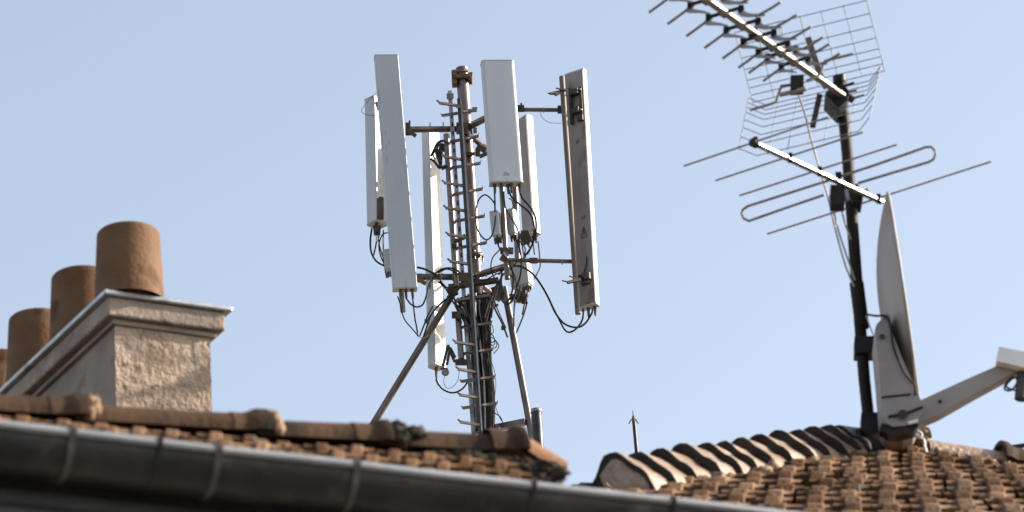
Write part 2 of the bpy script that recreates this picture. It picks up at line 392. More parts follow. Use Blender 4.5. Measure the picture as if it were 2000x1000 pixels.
for jn, (px, sc) in enumerate(((152, 1.0), (506, 1.0), (742, 1.5))):
    mb = MB(); c = rp(px+12)
    for k in range(9):
        an = pi*(.06+.8*k/8); s = rd.cross(Z)
        mb.lump(c+s*cos(an)*.066+Z*sin(an)*.068+rd*random.uniform(.0, .02)*sc, .017*sc, .016*sc, .02, seed=jn*20+k, amp=.7)
    if jn == 2:
        for k in range(7): mb.lump(c+rd*random.uniform(-.06, .07)+go*random.uniform(.0, .06)+Z*random.uniform(.01, .07), .03, .025, .022, seed=70+k, amp=.8)
    mb.build('mortar', 'mortar' if jn < 2 else 'oldmortar', roof)
mb = MB()
for k in range(90):
    px = 800+ (k/90.)*270+random.uniform(-8, 8); c = rp(px)
    mb.lump(c+go*random.uniform(.04, .08)+Z*random.uniform(-.06, -.025), random.uniform(.02, .04), .02, random.uniform(.010, .019), seed=k+100, amp=.8)
for k in range(26):
    c = rp(1036+random.uniform(-30, 44)); mb.lump(c+go*random.uniform(.0, .09)+Z*random.uniform(-.14, -.05), random.uniform(.02, .035), .025, .024, seed=k+300, amp=.8)
mb.build('mortar_bed', 'oldmortar', roof)
MB().add([], []);
# flat terrace cover right of the tiles
mb = MB(); a = gp(xr+5)-go*(R*2+.06)-Z*.17; b = gb-go*(R*2+.06)-Z*.17
mb.prism([a, b, b-go*2.9, a-go*2.9], -Z*.05); mb.build('terrace', 'flat', house)

# ------------------------------------------------------------------ chimney
C0 = at(205, 563, 15); C1 = atz(455, 598, C0.z); C2 = atz(0, 757, C0.z)
ce = (C1-C0).normalized(); cl = (C2-C0).normalized(); ct = C0.z; ew = (C1-C0).length; ll = 2.35
chim = thing('chimney', 'cream rendered chimney stack with four terracotta pots and stone coping', 'chimney', (C0.x, C0.y+.6, ct-2.2))
def cpt(e, l, z): return C0+ce*e+cl*l+Z*z
def cbox(mb, e0, e1, l0, l1, z0, z1):
    return mb.hexa([cpt(e0,l0,z0), cpt(e1,l0,z0), cpt(e1,l1,z0), cpt(e0,l1,z0), cpt(e0,l0,z1), cpt(e1,l0,z1), cpt(e1,l1,z1), cpt(e0,l1,z1)])
cbox(MB(), 0, ew, 0, ll, -.022, 0).build('cap_slab', 'zinc', chim, bevel=.006)
cap = cbox(MB(), .022, ew-.025, .022, ll-.02, -.105, -.0225)
cap.build('moulding', 'coping', chim, bevel=.008)
cbox(MB(), .055, ew-.05, .05, ll-.05, -.128, -.1055).build('moulding_step', 'render', chim, bevel=.004)
# stack: lumpy stucco front, smoother sides
e0, e1, l0, l1 = .075, ew-.075, .065, ll-.07
def grid(mb, O, du, dv, nu, nv, amp, sc, nrm, edge=True):
    vs = []; fs = []
    for j in range(nv+1):
        for i in range(nu+1):
            p = O+du*(i/nu)+dv*(j/nv)
            k = noise.fractal(p*sc, .9, 2.1, 5)*amp
            vs.append(p+nrm*k)
    for j in range(nv):
        for i in range(nu): fs.append((j*(nu+1)+i, j*(nu+1)+i+1, (j+1)*(nu+1)+i+1, (j+1)*(nu+1)+i))
    return mb.add(vs, fs, True)
mb = MB(); zt, zb = -.1, -2.2
fn = V((ce.y, -ce.x, 0))
grid(mb, cpt(e0-.006, l0, zb), cpt(e1, l0, zb)-cpt(e0-.006, l0, zb), Z*(zt-zb), 90, 260, .0045, 34, fn)
mb.build('front_stucco', 'stucco', chim)
mb = MB(); rn = -cl.cross(Z); rn = rn if rn.dot(ce) > 0 else -rn
grid(mb, cpt(e1, l0, zb), cl*(l1-l0), Z*(zt-zb), 60, 160, .0045, 34, rn); mb.build('side_stucco', 'stucco', chim)
mb = MB(); cbox(mb, e0, e1-.012, l0+.012, l1, zb, zt); mb.build('stack', 'render', chim)
# pots
for k, (px, py) in enumerate(((258, 592), (165, 675), (82, 748))):
    pass
P1_ = atz(253, 594, ct); dpt = .45
for k in range(4):
    c = V((P1_.x, P1_.y, ct))+cl*dpt*k
    hgt = .32
    mb = MB(); rt = .127+.002*(k % 2); rb = .144
    mb.lathe(c, [(rb+.004, 0), (rb, .02), (rt+.004, hgt-.02), (rt+.003, hgt-.006), (rt-.002, hgt), (rt-.018, hgt-.002), (rt-.02, .0)], seg=40)
    o = mb.build('chimney_pot', 'pot', chim)
# the house that carries it (behind the near roof)
hz = ct-.75
hb = thing('house', 'house behind the near ridge, carrying the chimney', 'house', (C0.x-.5, C0.y+2, 0))
mb = MB(); a = C0-ce*2.2+cl*.02; b = C0+ce*1.4+cl*.02
q = [V((p_.x, p_.y, 0)) for p_ in (a, b, b+cl*4, a+cl*4)]
mb.prism(q, Z*hz); mb.build('wall', 'wall', hb)
mb = MB(); mb.prism([p_+Z*(hz+.001) for p_ in q], Z*.08); mb.build('roof', 'terra', hb)

# ------------------------------------------------------------------ right house
K = at(1700, 888, 16); Hh = at(1192, 976, 14.2)
be = radians(4.5); row = V((cos(be), 0, -sin(be)))
nn = row.cross(K-Hh).normalized(); nn = nn if nn.z > 0 else -nn
dwn = nn.cross(row).normalized(); dwn = dwn if dwn.z < 0 else -dwn
hu, hv = (Hh-K).dot(row), (Hh-K).dot(dwn)
house2 = thing('house', 'house with a brown tiled roof and pale scalloped hip tiles, lower right', 'house', (K.x, K.y, 0))
def S_right(u, v):
    k = -.12*max(0, min(1, (.5-u)/1.2))
    return K+row*(u+v*k)+dwn*v, row, dwn, nn
VB = 3.6
mb = MB()
def uvp(px, py):
    p = atp(px, py, K, nn)-K; return p.dot(row), p.dot(dwn)
rka, rkb = uvp(1800, 897), uvp(2060, 939)
def keep(u, v):
    um = hu*(v/hv)
    t = (u-rka[0])/(rkb[0]-rka[0]); return um+.0 < u < 1.7 and v+.10 > (rka[1]+(rkb[1]-rka[1])*t if t > 0 else max(.0, rka[1])*0+.10)
tile_field(mb, S_right, (-2.2, 2.2), .112, (15, .245), keep, lift=.046, rh=.010, stag=.0, jit=.007, wide=.42, nose=.085)
rdA, rdB = atp(1790, 890, K, nn), atp(2120, 944, K, nn)
pl = [K-nn*.02, rdB-nn*.02, rdB+dwn*VB-nn*.02, K+row*(hu*VB/hv)+dwn*VB-nn*.02]
mb.add(pl+[rdA-nn*.02], [(0,3,2,1,4)], tint=.15)
Lb = pl[3]+V((-.25, 2.4, 0))
mb.add([pl[0], Lb+V((0, 1.5, .2)), pl[3]], [(0,1,2)], tint=.3)
mb.add([pl[0], pl[1], pl[1]+V((.2, 3.4, -1.9)), Lb+V((0, 2.5, 0))], [(0,1,2,3)], tint=.3)
roof2 = mb.build('roof', 'terra', house2)
mb = MB(); zw = min(pl[2].z, pl[3].z)-.2
w0 = V((pl[3].x+.25, pl[3].y+.3, 0)); w1 = V((pl[2].x-.08, pl[2].y+.3, 0))
mb.prism([w0, w1, w1+V((0, 5.2, 0)), w0+V((0, 5.2, 0))], Z*zw); mb.build('wall', 'wall', house2)
# hip tiles
hd = (Hh-K).normalized(); hs = hd.cross(Z).normalized(); hs = hs if hs.x > 0 else -hs
hm = hs.cross(hd); hm = hm if hm.z > 0 else -hm
def bell():
    h = [(0, .128), (.024, .124), (.044, .107), (.060, .084), (.078, .064), (.098, .047), (.116, .024), (.126, -.004), (.130, -.035), (.131, -.055)]
    return [(-x, y) for x, y in h[:0:-1]]+h
BELL = bell()
def hip_tile(name, a, b, s0, s1, th=.04, parent=roof2, m='hip', label=None, fill=True, jx=0):
    mb = MB(); n = len(BELL); vs = []; fs = []
    st = [(0, s0), (.55, s0*.55+s1*.45), (.86, s1*.97), (1, s1)]
    for (t, sc) in st:
        for k, (x, y) in enumerate(BELL):
            jj = 1+.05*noise.noise(V((k*.6, t*2, a.x*20+a.y*9)))
            vs.append(a.lerp(b, t)+hs*((x*sc*jj)+jx*t)+hm*(y*sc*jj))
    for j in range(3):
        for k in range(n-1): fs.append((j*n+k, j*n+k+1, (j+1)*n+k+1, (j+1)*n+k))
    mb.add(vs, fs, True)
    tile = mb.build(name, m, parent, label)
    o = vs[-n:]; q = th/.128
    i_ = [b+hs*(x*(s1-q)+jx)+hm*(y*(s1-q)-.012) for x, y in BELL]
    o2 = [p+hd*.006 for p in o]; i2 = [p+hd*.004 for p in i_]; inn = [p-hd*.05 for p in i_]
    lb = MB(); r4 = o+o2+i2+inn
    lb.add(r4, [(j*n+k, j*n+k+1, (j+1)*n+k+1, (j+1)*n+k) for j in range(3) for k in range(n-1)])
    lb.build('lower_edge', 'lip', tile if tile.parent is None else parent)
    return tile
# caps measured along the hip (photograph columns of the visible crests)
caps = [1216, 1262, 1306, 1351, 1393, 1427, 1461, 1499, 1538, 1570, 1601, 1632]
def hip_at(px):
    # point on the hip line seen at this column
    a, b = 0., 1.15
    for _ in range(40):
        m_ = (a+b)/2; p = K.lerp(Hh, m_); d = p-CAM; x = 1000+FPX*d.dot(RT)/d.dot(fw)
        if x > px: a = m_
        else: b = m_
    return K.lerp(Hh, (a+b)/2)
ends = [hip_at(c) for c in caps]+[hip_at(1664)]
for k in range(len(caps)):
    b = ends[k]; a = ends[k+1]; a = a+(a-b)*.35
    s = 1.0+random.uniform(-.06, .05)
    hip_tile('hip_tile', a-hm*.01, b+hm*random.uniform(.022, .034), .84*s, 1.06*s, jx=random.uniform(-.006, .006))
hip_tile('hip_tile', hip_at(1692)-hd*.1+hm*.005, hip_at(1648)+hm*.02, .8, 1.0, m='zincdark', label='dark weathered hip tile beside the aerial pole')
# closed lower end of the lowest hip tile
b_ = ends[0]+hm*.024; n = len(BELL); fr = [b_+hs*x*1.03+hm*(y*1.03-.004) for x, y in BELL]
mid = n//2
nose_ = [b_+hd*(.13 if k > mid else .07)*min(1, 1.25-abs(k-mid)/mid*.5)+hs*(x*(.55 if k > mid else .35)-.012)+hm*(y*.82-.03) for k, (x, y) in enumerate(BELL)]
nr = n-mid
mb = MB(); mb.add(fr[mid:]+nose_[mid:]+[nose_[mid]-hm*.14], [(k, k+1, nr+k+1, nr+k) for k in range(nr-1)]+[tuple(range(nr, 2*nr+1))], True)
endp = mb.build('hip_tile', 'hip', roof2, 'closed pale end piece at the foot of the hip')
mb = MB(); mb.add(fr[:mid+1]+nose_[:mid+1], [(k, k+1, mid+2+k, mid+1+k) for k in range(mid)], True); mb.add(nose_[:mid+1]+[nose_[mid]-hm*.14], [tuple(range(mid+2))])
mb.build('lower_edge', 'lip', roof2)  # left facets: shaded side painted with the dark edge colour
mb = MB()
for k in range(70):
    t = random.random(); c = K.lerp(Hh, t*1.02)
    mb.lump(c+hs*random.uniform(.10, .16)+hm*random.uniform(-.09, -.012), random.uniform(.03, .05), .03, random.uniform(.02, .04), seed=k+500, amp=.7)
mb.build('mortar_bed', 'mortar', roof2)
# ridge running right
RK = at(1790, 886, 16.0); RE = at(2080, 931, 16.2); rrd = (RE-RK).normalized()
def rr(px): return RK.lerp(RE, (px-1790)/290.)
barrel(MB(), rr(1958), rr(1806), .064, .068, th=.018).build('ridge_tile', 'hip', roof2)
mb = barrel(MB(), rr(2110), rr(1948)+Z*.002, .066, .098, flare=.012, th=.02)
s_ = rrd.cross(Z).normalized(); m_ = s_.cross(rrd); m_ = m_ if m_.z > 0 else -m_
c_ = rr(1948)+Z*.004-rrd*-.02
mb.add([c_]+[c_+s_*cos(pi*k/14)*.098+m_*sin(pi*k/14)*.098 for k in range(15)], [(0, k+1, k+2) for k in range(14)])
mb.build('ridge_tile', 'ridge', roof2, 'rust brown ridge tile with a closed rounded end')
mb = MB()
for k in range(44):
    px = 1720+random.uniform(0, 290); c = rr(px) if px > 1790 else K.lerp(RK, (px-1700)/90.)
    mb.lump(c+V((0, -1, 0))*random.uniform(.06, .12)+Z*random.uniform(-.075, -.035), random.uniform(.02, .045), .03, random.uniform(.012, .028), seed=k+700, amp=.8)
for k in range(14):
    mb.lump(K.lerp(RK, random.uniform(.25, 1.05))+Z*random.uniform(-.02, .06)-V((0, random.uniform(0, .08), 0)), .045, .04, .035, seed=k+800, amp=.8)
mb.build('mortar_bed', 'mortar', roof2)
barrel(MB(), at(1745, 868, 15.95), at(1812, 866, 15.98), .075, .07, th=.016).build('ridge_tile', 'ridge', roof2, 'brown ridge tile next to the aerial pole')

# ------------------------------------------------------------------ aerial pole
YP = 15.85
pole = thing('aerial_pole', 'dark brown aerial pole on the right roof, clamped to the dish bracket', 'pole', at(1702, 880, YP))
mb = MB(); mb.tube([at(1640, 152, YP), at(1655, 300, YP), at(1671, 520, YP), at(1688, 740, YP), at(1704, 890, YP)], .0255, 16)
mb.build('pole_tube', 'pole', pole)
mb = MB(); mb.tube([at(1639.5, 150, YP), at(1640.5, 163, YP)], .03, 14); mb.build('pole_cap', 'black', pole)
mb = MB(); mb.tube([at(1673, 553, YP), at(1684, 640, YP)], .031, 14); mb.build('sleeve', 'pole', pole)
def pbox(mb, x0, y0, x1, y1, Y, dep, skew=0):
    c = [at(x0, y0, Y), at(x1, y0+skew, Y), at(x1, y1+skew, Y), at(x0, y1, Y)]
    return mb.prism(c, V((0, dep, 0)))
mb = pbox(MB(), 1669, 656, 1709, 688, YP-.045, .09); mb.build('clamp', 'black', pole, bevel=.004)
mb = pbox(MB(), 1682, 805, 1727, 842, YP-.05, .1); mb.build('clamp', 'black', pole, bevel=.004)
mb = MB(); mb.prism([at(1686, 838, YP-.04), at(1714, 838, YP-.04), at(1726, 868, YP-.1), at(1740, 908, YP-.16), at(1720, 908, YP-.16), at(1698, 884, YP-.08)], V((0, .06, 0))); mb.build('base_strap', 'pole', pole)

# ------------------------------------------------------------------ UHF aerial
YU = 15.82
uhf = thing('uhf_aerial', 'large spiky television aerial with wire grid reflectors at the pole top', 'television aerial', at(1640, 185, YU))
def uY(px): return YU-.06-(1655-px)/275.*.98
def ub(px): return at(px, 196+(px-1659)*.7045, uY(px))
a, b = ub(1652), ub(1270)
mb = MB(); mb.beam(a, b, .030, .017, V((0,0,1))); mb.build('boom', 'alu', uhf, bevel=.003)
for k, px in enumerate((1348, 1382, 1417, 1451, 1483, 1511, 1528, 1553)):
    s = (1.03, 1.0, .98, .96, .92, .88, .84, .80)[k]
    bx, by = px, 196+(px-1659)*.7045
    def o(dx, dy): return at(bx+dx*s, by+dy*s, uY(px)-dx*s/455.*.62-.0)
    mb = MB(); mb.beam(o(-33, 8), o(31, -11), .010, .014); mb.build('crossbar', 'black', uhf)
    mb = MB(); mb.tube([o(-41, 19), o(-60, 33), o(-78, 46)], .0058, 6); mb.tube([o(66, 4), o(88, -8), o(110, -22)], .0058, 6)
    mb.pieces('director_rod', 'rod', uhf)
    for sgn in (0, 1):
        mb = MB()
        if sgn == 0: outer = [(-26, 3), (-25, 11), (-29, 16), (-24, 17), (-8, 20), (5, 24)]; inner = [(-39, 8), (-39, 13), (-46, 20), (-38, 25), (-18, 25), (5, 27)]
        else: outer = [(37, -13), (38, -4), (44, -1), (53, 1), (64, 1), (79, 2)]; inner = [(24, -8), (24, 2), (31, 7), (44, 9), (60, 8), (79, 6)]
        n = len(outer); e = V((.0, .003, .002))
        vs = [o(*q) for q in outer]+[o(*q) for q in inner]
        vs = vs+[p_+e for p_ in vs]
        fs = []
        for i in range(n-1): fs += [(i, i+1, n+i+1, n+i), (2*n+i, 3*n+i, 3*n+i+1, 2*n+i+1), (i, 2*n+i, 2*n+i+1, i+1), (n+i, n+i+1, 3*n+i+1, 3*n+i)]
        mb.add(vs, fs); mb.build('director_fin', 'fin', uhf)
    bd = (ub(1270)-ub(1652)).normalized(); bx_ = bd.cross(Z).normalized()
    mb = MB(); mb.obox(ub(px), bd*.016, bx_*.019, bx_.cross(bd)*.013); mb.build('saddle', 'dark', uhf)
    mb = MB(); mb.obox(o(-34, 9), RT*.012, UP*.015, fw*.01); mb.build('clip', 'black', uhf)
    mb = MB(); mb.obox(o(31, -9), RT*.011, UP*.015, fw*.01); mb.build('clip', 'black', uhf)
def dd(x, y, Y): return at(*cD(x, y), Y)
mb = MB(); mb.obox(ub(1470), RT*.018, UP*.02, fw*.03); mb.build('boom_joint', 'black', uhf, bevel=.003)
yb = uY(1556)
mb = MB(); pbox(mb, 1544, 147, 1570, 176, yb-.02, .05, -2); mb.build('dipole_box', 'black', uhf, bevel=.004)
mb = MB(); mb.beam(dd(785, 515, yb+.01), dd(930, 482, yb-.02), .012, .02); mb.build('dipole_strip', 'fin', uhf)
mb = MB(); mb.tube([dd(*q, yb+.04) for q in ((850, 460), (795, 466), (780, 512), (765, 555), (720, 570), (625, 597))], .0065, 8)
mb.tube([dd(*q, yb-.06) for q in ((930, 440), (1005, 405), (1018, 365), (1032, 330), (1080, 318), (1182, 293))], .0065, 8)
mb.pieces('dipole', 'rod', uhf)
mb = MB(); mb.beam(dd(938, 203, YU-.2), dd(1000, 395, YU-.15), .026, .012); mb.beam(dd(1000, 395, YU-.15), dd(1036, 475, YU-.08), .024, .012); mb.build('reflector_bracket', 'steel', uhf)
mb = MB(); mb.beam(dd(1003, 515, YU-.1), dd(965, 688, YU-.2), .024, .012); mb.build('reflector_bracket', 'pole', uhf)
mb = MB(); mb.prism([dd(1030, 508, YU-.10), dd(1058, 478, YU-.10), dd(1140, 462, YU-.10), dd(1165, 500, YU-.10), dd(1150, 545, YU-.10), dd(1105, 585, YU-.10)], V((0, .15, 0))); mb.build('head_clamp', 'black', uhf, bevel=.003)
mb = MB(); mb.tube([dd(1130, 468, YU-.07), dd(1190, 449, YU-.09)], .006, 8); mb.tube([dd(1150, 502, YU-.07), dd(1204, 490, YU-.09)], .005, 8); mb.tube([dd(1180, 535, YU-.07), dd(1244, 516, YU-.1)], .005, 8)
mb.tube([dd(1140, 515, YU-.05), dd(1188, 545, YU-.04)], .016, 8); mb.pieces('clamp_bolt', 'pole', uhf)
# two wire grids meeting behind the boom tail
gl_, gr_ = dd(642, 566, YU+.28), dd(1358, 396, YU-.12)
def wire_grid(bl, br, tl, tr, us, vs_, bend=None):
    mb = MB()
    def q(u, v): return bl.lerp(br, u).lerp(tl.lerp(tr, u), v)+(bend(u) if bend else V((0,0,0)))
    for u in us: mb.tube([q(u, 0), q(u, .5), q(u, 1)], .0022, 5)
    for v in vs_: mb.tube([q(u, v) for u in (0, .1, .2, .5, .8, .88, 1)], .0022, 5)
    return mb.build('reflector_grid', 'mesh', uhf)
wire_grid(gl_-Z*-.01, gr_+Z*.01, dd(540, 170, YU+.16), dd(1255, -5, YU-.24), (0, .165, .33, .345, .5, .66, .83, 1), (0, .1, .2, .31, .46, .62, .8, .98))
def bnd(u):
    k = max(0, .1-u)/.1 if u < .5 else max(0, u-.88)/.12
    return V((-.02, -.035, .035))*k
wire_grid(gl_-Z*.02, gr_-Z*.02, dd(590, 870, YU+.12), dd(1300, 700, YU-.28), (0, .19, .34, .5, .62, .8, 1), (0, .09, .18, .28, .42, .57, .75, .97), bnd)
mb = MB(); mb.tube(spline([dd(880, 490, yb), dd(920, 610, YU-.2), dd(960, 770, YU-.12), dd(1000, 910, YU-.08)]), .0042, 6)
mb.tube(spline([at(1600, 328, YU-.08), at(1617, 385, YU-.06), at(1632, 450, YU-.04), at(1650, 515, YU-.03), at(1668, 560, YU-.02)]), .0042, 6); mb.pieces('cable', 'greycable', uhf)

# ------------------------------------------------------------------ VHF aerial
vhf = thing('vhf_aerial', 'slim television aerial with long thin rods and a looped dipole, lower on the pole', 'television aerial', at(1660, 370, YP))
def ee(x, y, Y): return at(*cE(x, y), Y)
def vY(px): return YP-.04-(1700-px)/245.*.62
bn = lambda x: ee(x, 90+(x-465)*.462, vY(1320+x/3.03))
mb = MB(); mb.beam(bn(462), bn(1222), .025, .015, V((0,0,1))); mb.build('boom', 'alu', vhf, bevel=.003)
mb = MB(); mb.tube([bn(452), bn(476)], .02, 10); mb.build('boom_cap', 'black', vhf)
def rodpair(xb, a, b, r=.0042):
    Yb = vY(1320+xb/3.03); y = lambda q: Yb-(q[0]-xb)/3.03/455.*.62
    mb = MB(); mb.tube([ee(*a, y(a)), ee(*b, y(b))], r, 8); mb.pieces('director_rod', 'rod', vhf)
    mb = MB(); mb.obox(bn(xb)+UP*.008, RT*.008, UP*.022, fw*.018); mb.build('clip', 'black', vhf)
rodpair(472, (48, 225), (905, -66)); rodpair(677, (235, 311), (1110, 24)); rodpair(850, (377, 400), (1312, 97))
rodpair(1200, (542, 627), (1868, 198))
xb = 985; Yb = vY(1320+xb/3.03)-.0
fy = lambda x: Yb-(x-xb)/3.03/455.*.62
loop_ = [(880, 395), (660, 470), (470, 537), (432, 550), (402, 535), (389, 508), (398, 482), (425, 463), (600, 407), (880, 318), (970, 288), (1200, 212), (1480, 113), (1512, 112), (1533, 132), (1537, 160), (1524, 186), (1495, 202), (1300, 260), (1080, 326)]
mb = MB(); mb.tube([ee(x, y, fy(x)) for x, y in loop_], .006, 8); mb.build('folded_dipole', 'rod', vhf)
mb = MB(); pbox(mb, *cE(915, 335), *cE(1000, 448), Yb-.03, .07, 1); mb.build('dipole_box', 'black', vhf, bevel=.004)
mb = MB(); mb.obox(ee(962, 290, Yb), RT*.012, UP*.022, fw*.02); mb.build('clip', 'black', vhf)
mb = MB(); mb.prism([ee(995, 345, YP-.06), ee(1050, 330, YP-.06), ee(1080, 352, YP-.06), ee(1110, 395, YP-.06), ee(1100, 440, YP-.06), ee(1050, 440, YP-.06)], V((0, .1, 0))); mb.build('mast_clamp', 'pole', vhf, bevel=.003)
mb = MB(); mb.beam(ee(1008, 365, YP-.075), ee(1022, 430, YP-.075), .014, .008); mb.build('clamp_plate', 'alu', vhf)
mb = MB(); mb.tube([ee(1060, 350, YP-.08), ee(1078, 335, YP-.09)], .009, 8); mb.tube([ee(1120, 375, YP-.05), ee(1142, 366, YP-.06)], .009, 8); mb.pieces('wing_nut', 'black', vhf)
mb = MB(); mb.tube(spline([ee(910, 400, Yb), ee(935, 500, YP-.06), ee(975, 650, YP-.05), ee(1060, 900, YP-.03)]), .0042, 6)
mb.tube(spline([ee(975, 455, Yb), ee(1000, 560, YP-.05), ee(1036, 660, YP-.035)]), .0042, 6); mb.pieces('cable', 'greycable', vhf)

# ------------------------------------------------------------------ satellite dish
YD = 15.8
dish = thing('satellite_dish', 'grey satellite dish seen edge on, with its feed arm pointing right', 'satellite dish', at(1760, 830, YD))
top, bot = at(1738, 396, YD), at(1799, 800, YD)
ctr = (top+bot)/2; vv = (top-bot)/2; vh = vv.normalized()
view = (ctr-CAM).normalized()
nx = vh.cross(view).normalized(); nx = nx if nx.x > 0 else -nx
nx = (nx*cos(radians(1.2))+view*sin(radians(1.2))).normalized()
wv = nx.cross(vh).normalized()*vv.length*.92
mb = MB(); NR, NA = 14, 56; vs = []; fs = []
dp = .10
for sh, off in ((0, 0), (1, .012)):
    for j in range(NR+1):
        r_ = max(j/NR, .001)
        for k in range(NA):
            a = 2*pi*k/NA; vs.append(ctr+vv*cos(a)*r_+wv*sin(a)*r_-nx*dp*(1-r_*r_)-nx*off)
for sh in (0, 1):
    b = sh*(NR+1)*NA
    for j in range(NR):
        for k in range(NA):
            f = (b+j*NA+k, b+j*NA+(k+1)%NA, b+(j+1)*NA+(k+1)%NA, b+(j+1)*NA+k); fs.append(f if sh else f[::-1])
e0_ = NR*NA; e1_ = (NR+1)*NA+NR*NA
for k in range(NA): fs.append((e0_+k, e0_+(k+1)%NA, e1_+(k+1)%NA, e1_+k))
mb.add(vs, fs, True); mb.build('reflector', 'dish', dish)
mb = MB(); mb.tube([ctr+vv*cos(2*pi*k/48)+wv*sin(2*pi*k/48)-nx*.006 for k in range(49)], .007, 6, caps=False); mb.build('rim', 'dishmount', dish)
mp = [(1709, 642), (1713, 632), (1727, 618), (1730, 612), (1738, 615), (1743, 650), (1762, 700), (1790, 762), (1800, 785), (1800, 800), (1790, 822), (1768, 831), (1745, 833), (1731, 826), (1725, 812), (1722, 790), (1715, 705)]
YB = YD-.30
mb = MB(); mb.prism([at(x, y, YB) for x, y in mp], V((0, .25, 0))); mb.build('mount_plate', 'dishmount', dish, bevel=.006)
mb = MB(); mb.beam(at(1735, 814, YB-.004), at(1758, 810, YB-.004), .011, .006); mb.beam(at(1768, 808, YB-.004), at(1802, 795, YB-.004), .011, .006); mb.pieces('slot', 'black', dish)
mb = MB(); mb.beam(at(1722, 776, YB-.003), at(1778, 770, YB-.003), .006, .006); mb.build('seam', 'pole', dish)
mb = MB(); mb.tube([at(1763, 809, YB-.02), at(1763, 809, YB+.01)], .02, 10); mb.tube([at(1723, 657, YB-.012), at(1723, 657, YB+.01)], .012, 10); mb.pieces('bolt', 'dark', dish)
mb = MB(); mb.prism([at(x, y, YB+.01) for x, y in ((1722, 826), (1745, 835), (1770, 833), (1790, 824), (1795, 830), (1785, 842), (1755, 850), (1735, 848), (1718, 838))], V((0, .07, 0))); mb.build('lower_bracket', 'black', dish, bevel=.004)
mb = MB(); mb.beam(at(1774, 827, YB-.006), at(1793, 822, YB-.006), .012, .012); mb.build('plate_tab', 'white', dish)
mb = MB(); mb.tube(spline([at(x, y, YB-.012) for x, y in ((1692, 614), (1712, 617), (1728, 617), (1738, 630), (1746, 680), (1766, 728), (1786, 752), (1787, 772))]), .0048, 6); mb.build('cable', 'cable', dish)
mb = MB(); mb.tube(spline([at(1692, 616, YB+.1), at(1700, 640, YB+.05), at(1706, 655, YB+.03)]), .003, 6); mb.build('cable', 'greycable', dish)
mb = MB(); mb.prism([at(x, y, YB+.05) for x, y in ((1797, 782), (1880, 744), (1962, 708), (1996, 712), (1990, 722), (1900, 771), (1830, 811), (1790, 828))], V((.01, .06, .0))); mb.build('feed_arm', 'dishmount', dish, bevel=.006)
mb = MB()
for x, y in ((1836, 784), (1975, 716)): mb.tube([at(x, y, YB+.044), at(x, y, YB+.055)], .007, 10)
mb.pieces('rivet', 'pole', dish)
mb = MB(); mb.prism([at(x, y, YB+.0) for x, y in ((1951, 677), (2012, 689), (2012, 720), (1996, 717), (1966, 709), (1945, 705))], V((0, .06, .0))); mb.build('feed_holder', 'white', dish, bevel=.008)
mb = MB(); mb.tube([at(2000, 722, YB+.06), at(1994, 780, YB+.06)], .028, 14); mb.build('feed_horn', 'zincdark', dish)
mb = MB(); mb.tube(spline([at(x, y, YB+.05) for x, y in ((1978, 735), (1966, 746), (1962, 760), (1975, 762), (1986, 748), (1984, 738), (1974, 742), (1966, 756), (1990, 764))]), .0045, 6); mb.build('cable', 'brown', dish)

# loose wires on the right roof
o = MB().tube(spline([at(x, y, 15.6) for x, y in ((1742, 856), (1762, 853), (1785, 849), (1791, 843), (1800, 848), (1797, 853), (1786, 852), (1803, 858), (1806, 872), (1810, 884))]), .006, 6).build('cable', 'white')
tag(o, 'white loose wire looping over the ridge below the satellite dish', 'wire')
o = MB().tube([at(1958, 876, 16.6), at(2000, 870, 16.6), at(2120, 853, 16.6)], .011, 8).build('cable', 'cable')
tag(o, 'thick black cable leaving the frame above the right ridge', 'cable')

# ------------------------------------------------------------------ the building under the telecom mast
BT = 15.3
bld = thing('apartment_building', 'taller building carrying the telecom mast, behind the near roofs', 'building', (0, 40, 0))
mb = MB(); mb.box((-.2, 40.5, BT/2), 11, 13, BT); mb.build('wall', 'wall', bld)
mb = MB(); mb.box((-.2, 40.5, BT+.041), 11.2, 13.2, .08); mb.build('roof', 'flat', bld)

# ------------------------------------------------------------------ telecom mast
YM = 36.0
mast = thing('telecom_mast', 'tall brown steel telecom mast with ladder rungs, braces and black cable bundle', 'mast', at(947, 860, YM)*1.0)
def onm(py, dY=.0): return at(902+(py-133)*.0655, py, YM+dY)
YPP = YM+.12
mb = MB(); mb.tube([at(902, 134, YPP), at(927.5, 500, YPP)], .062, 20); mb.build('mast_tube', 'steel', mast)
base = at(948, 840, YPP); base2 = V((base.x, base.y, BT+.05))
mb = MB(); mb.tube([at(928, 500, YPP), base, base2], .056, 20); mb.build('mast_tube', 'steel', mast)
mb = MB(); mb.lathe(at(927.7, 502, YPP), [(.0, .02), (.085, .02), (.085, -.015), (.0, -.015)], seg=20)
for k in range(8):
    a = 2*pi*k/8; c = at(927.7, 502, YPP)+V((cos(a)*.075, sin(a)*.075, 0)); mb.tube([c+Z*.04, c-Z*.06], .008, 6)
mb.build('flange', 'steel', mast)
for s in range(4):
    pass
mb = MB(); mb.lathe(at(902.5, 140, YPP), [(.055, .02), (.066, .01), (.066, -.03), (.06, -.04)], seg=18)
c = at(903, 156, YPP)
mb.obox(c+V((0, -.02, .0)), V((.085, 0, 0)), V((0, .075, 0)), V((0, 0, .02))); mb.obox(c+V((-.08, -.03, .05)), V((.024, 0, .004)), V((0, .05, 0)), V((0, 0, .03)))
mb.obox(c+V((.083, -.02, .0)), V((.02, 0, .0)), V((0, .06, 0)), V((.006, 0, .04))); mb.obox(c+V((-.08, -.03, -.045)), V((.026, 0, .0)), V((0, .05, 0)), V((0, 0, .03)))
mb.tube([c+V((-.05, -.1, .05)), c+V((.06, -.09, .04))], .012, 6); mb.build('head_clamp', 'rust', mast, bevel=.003)
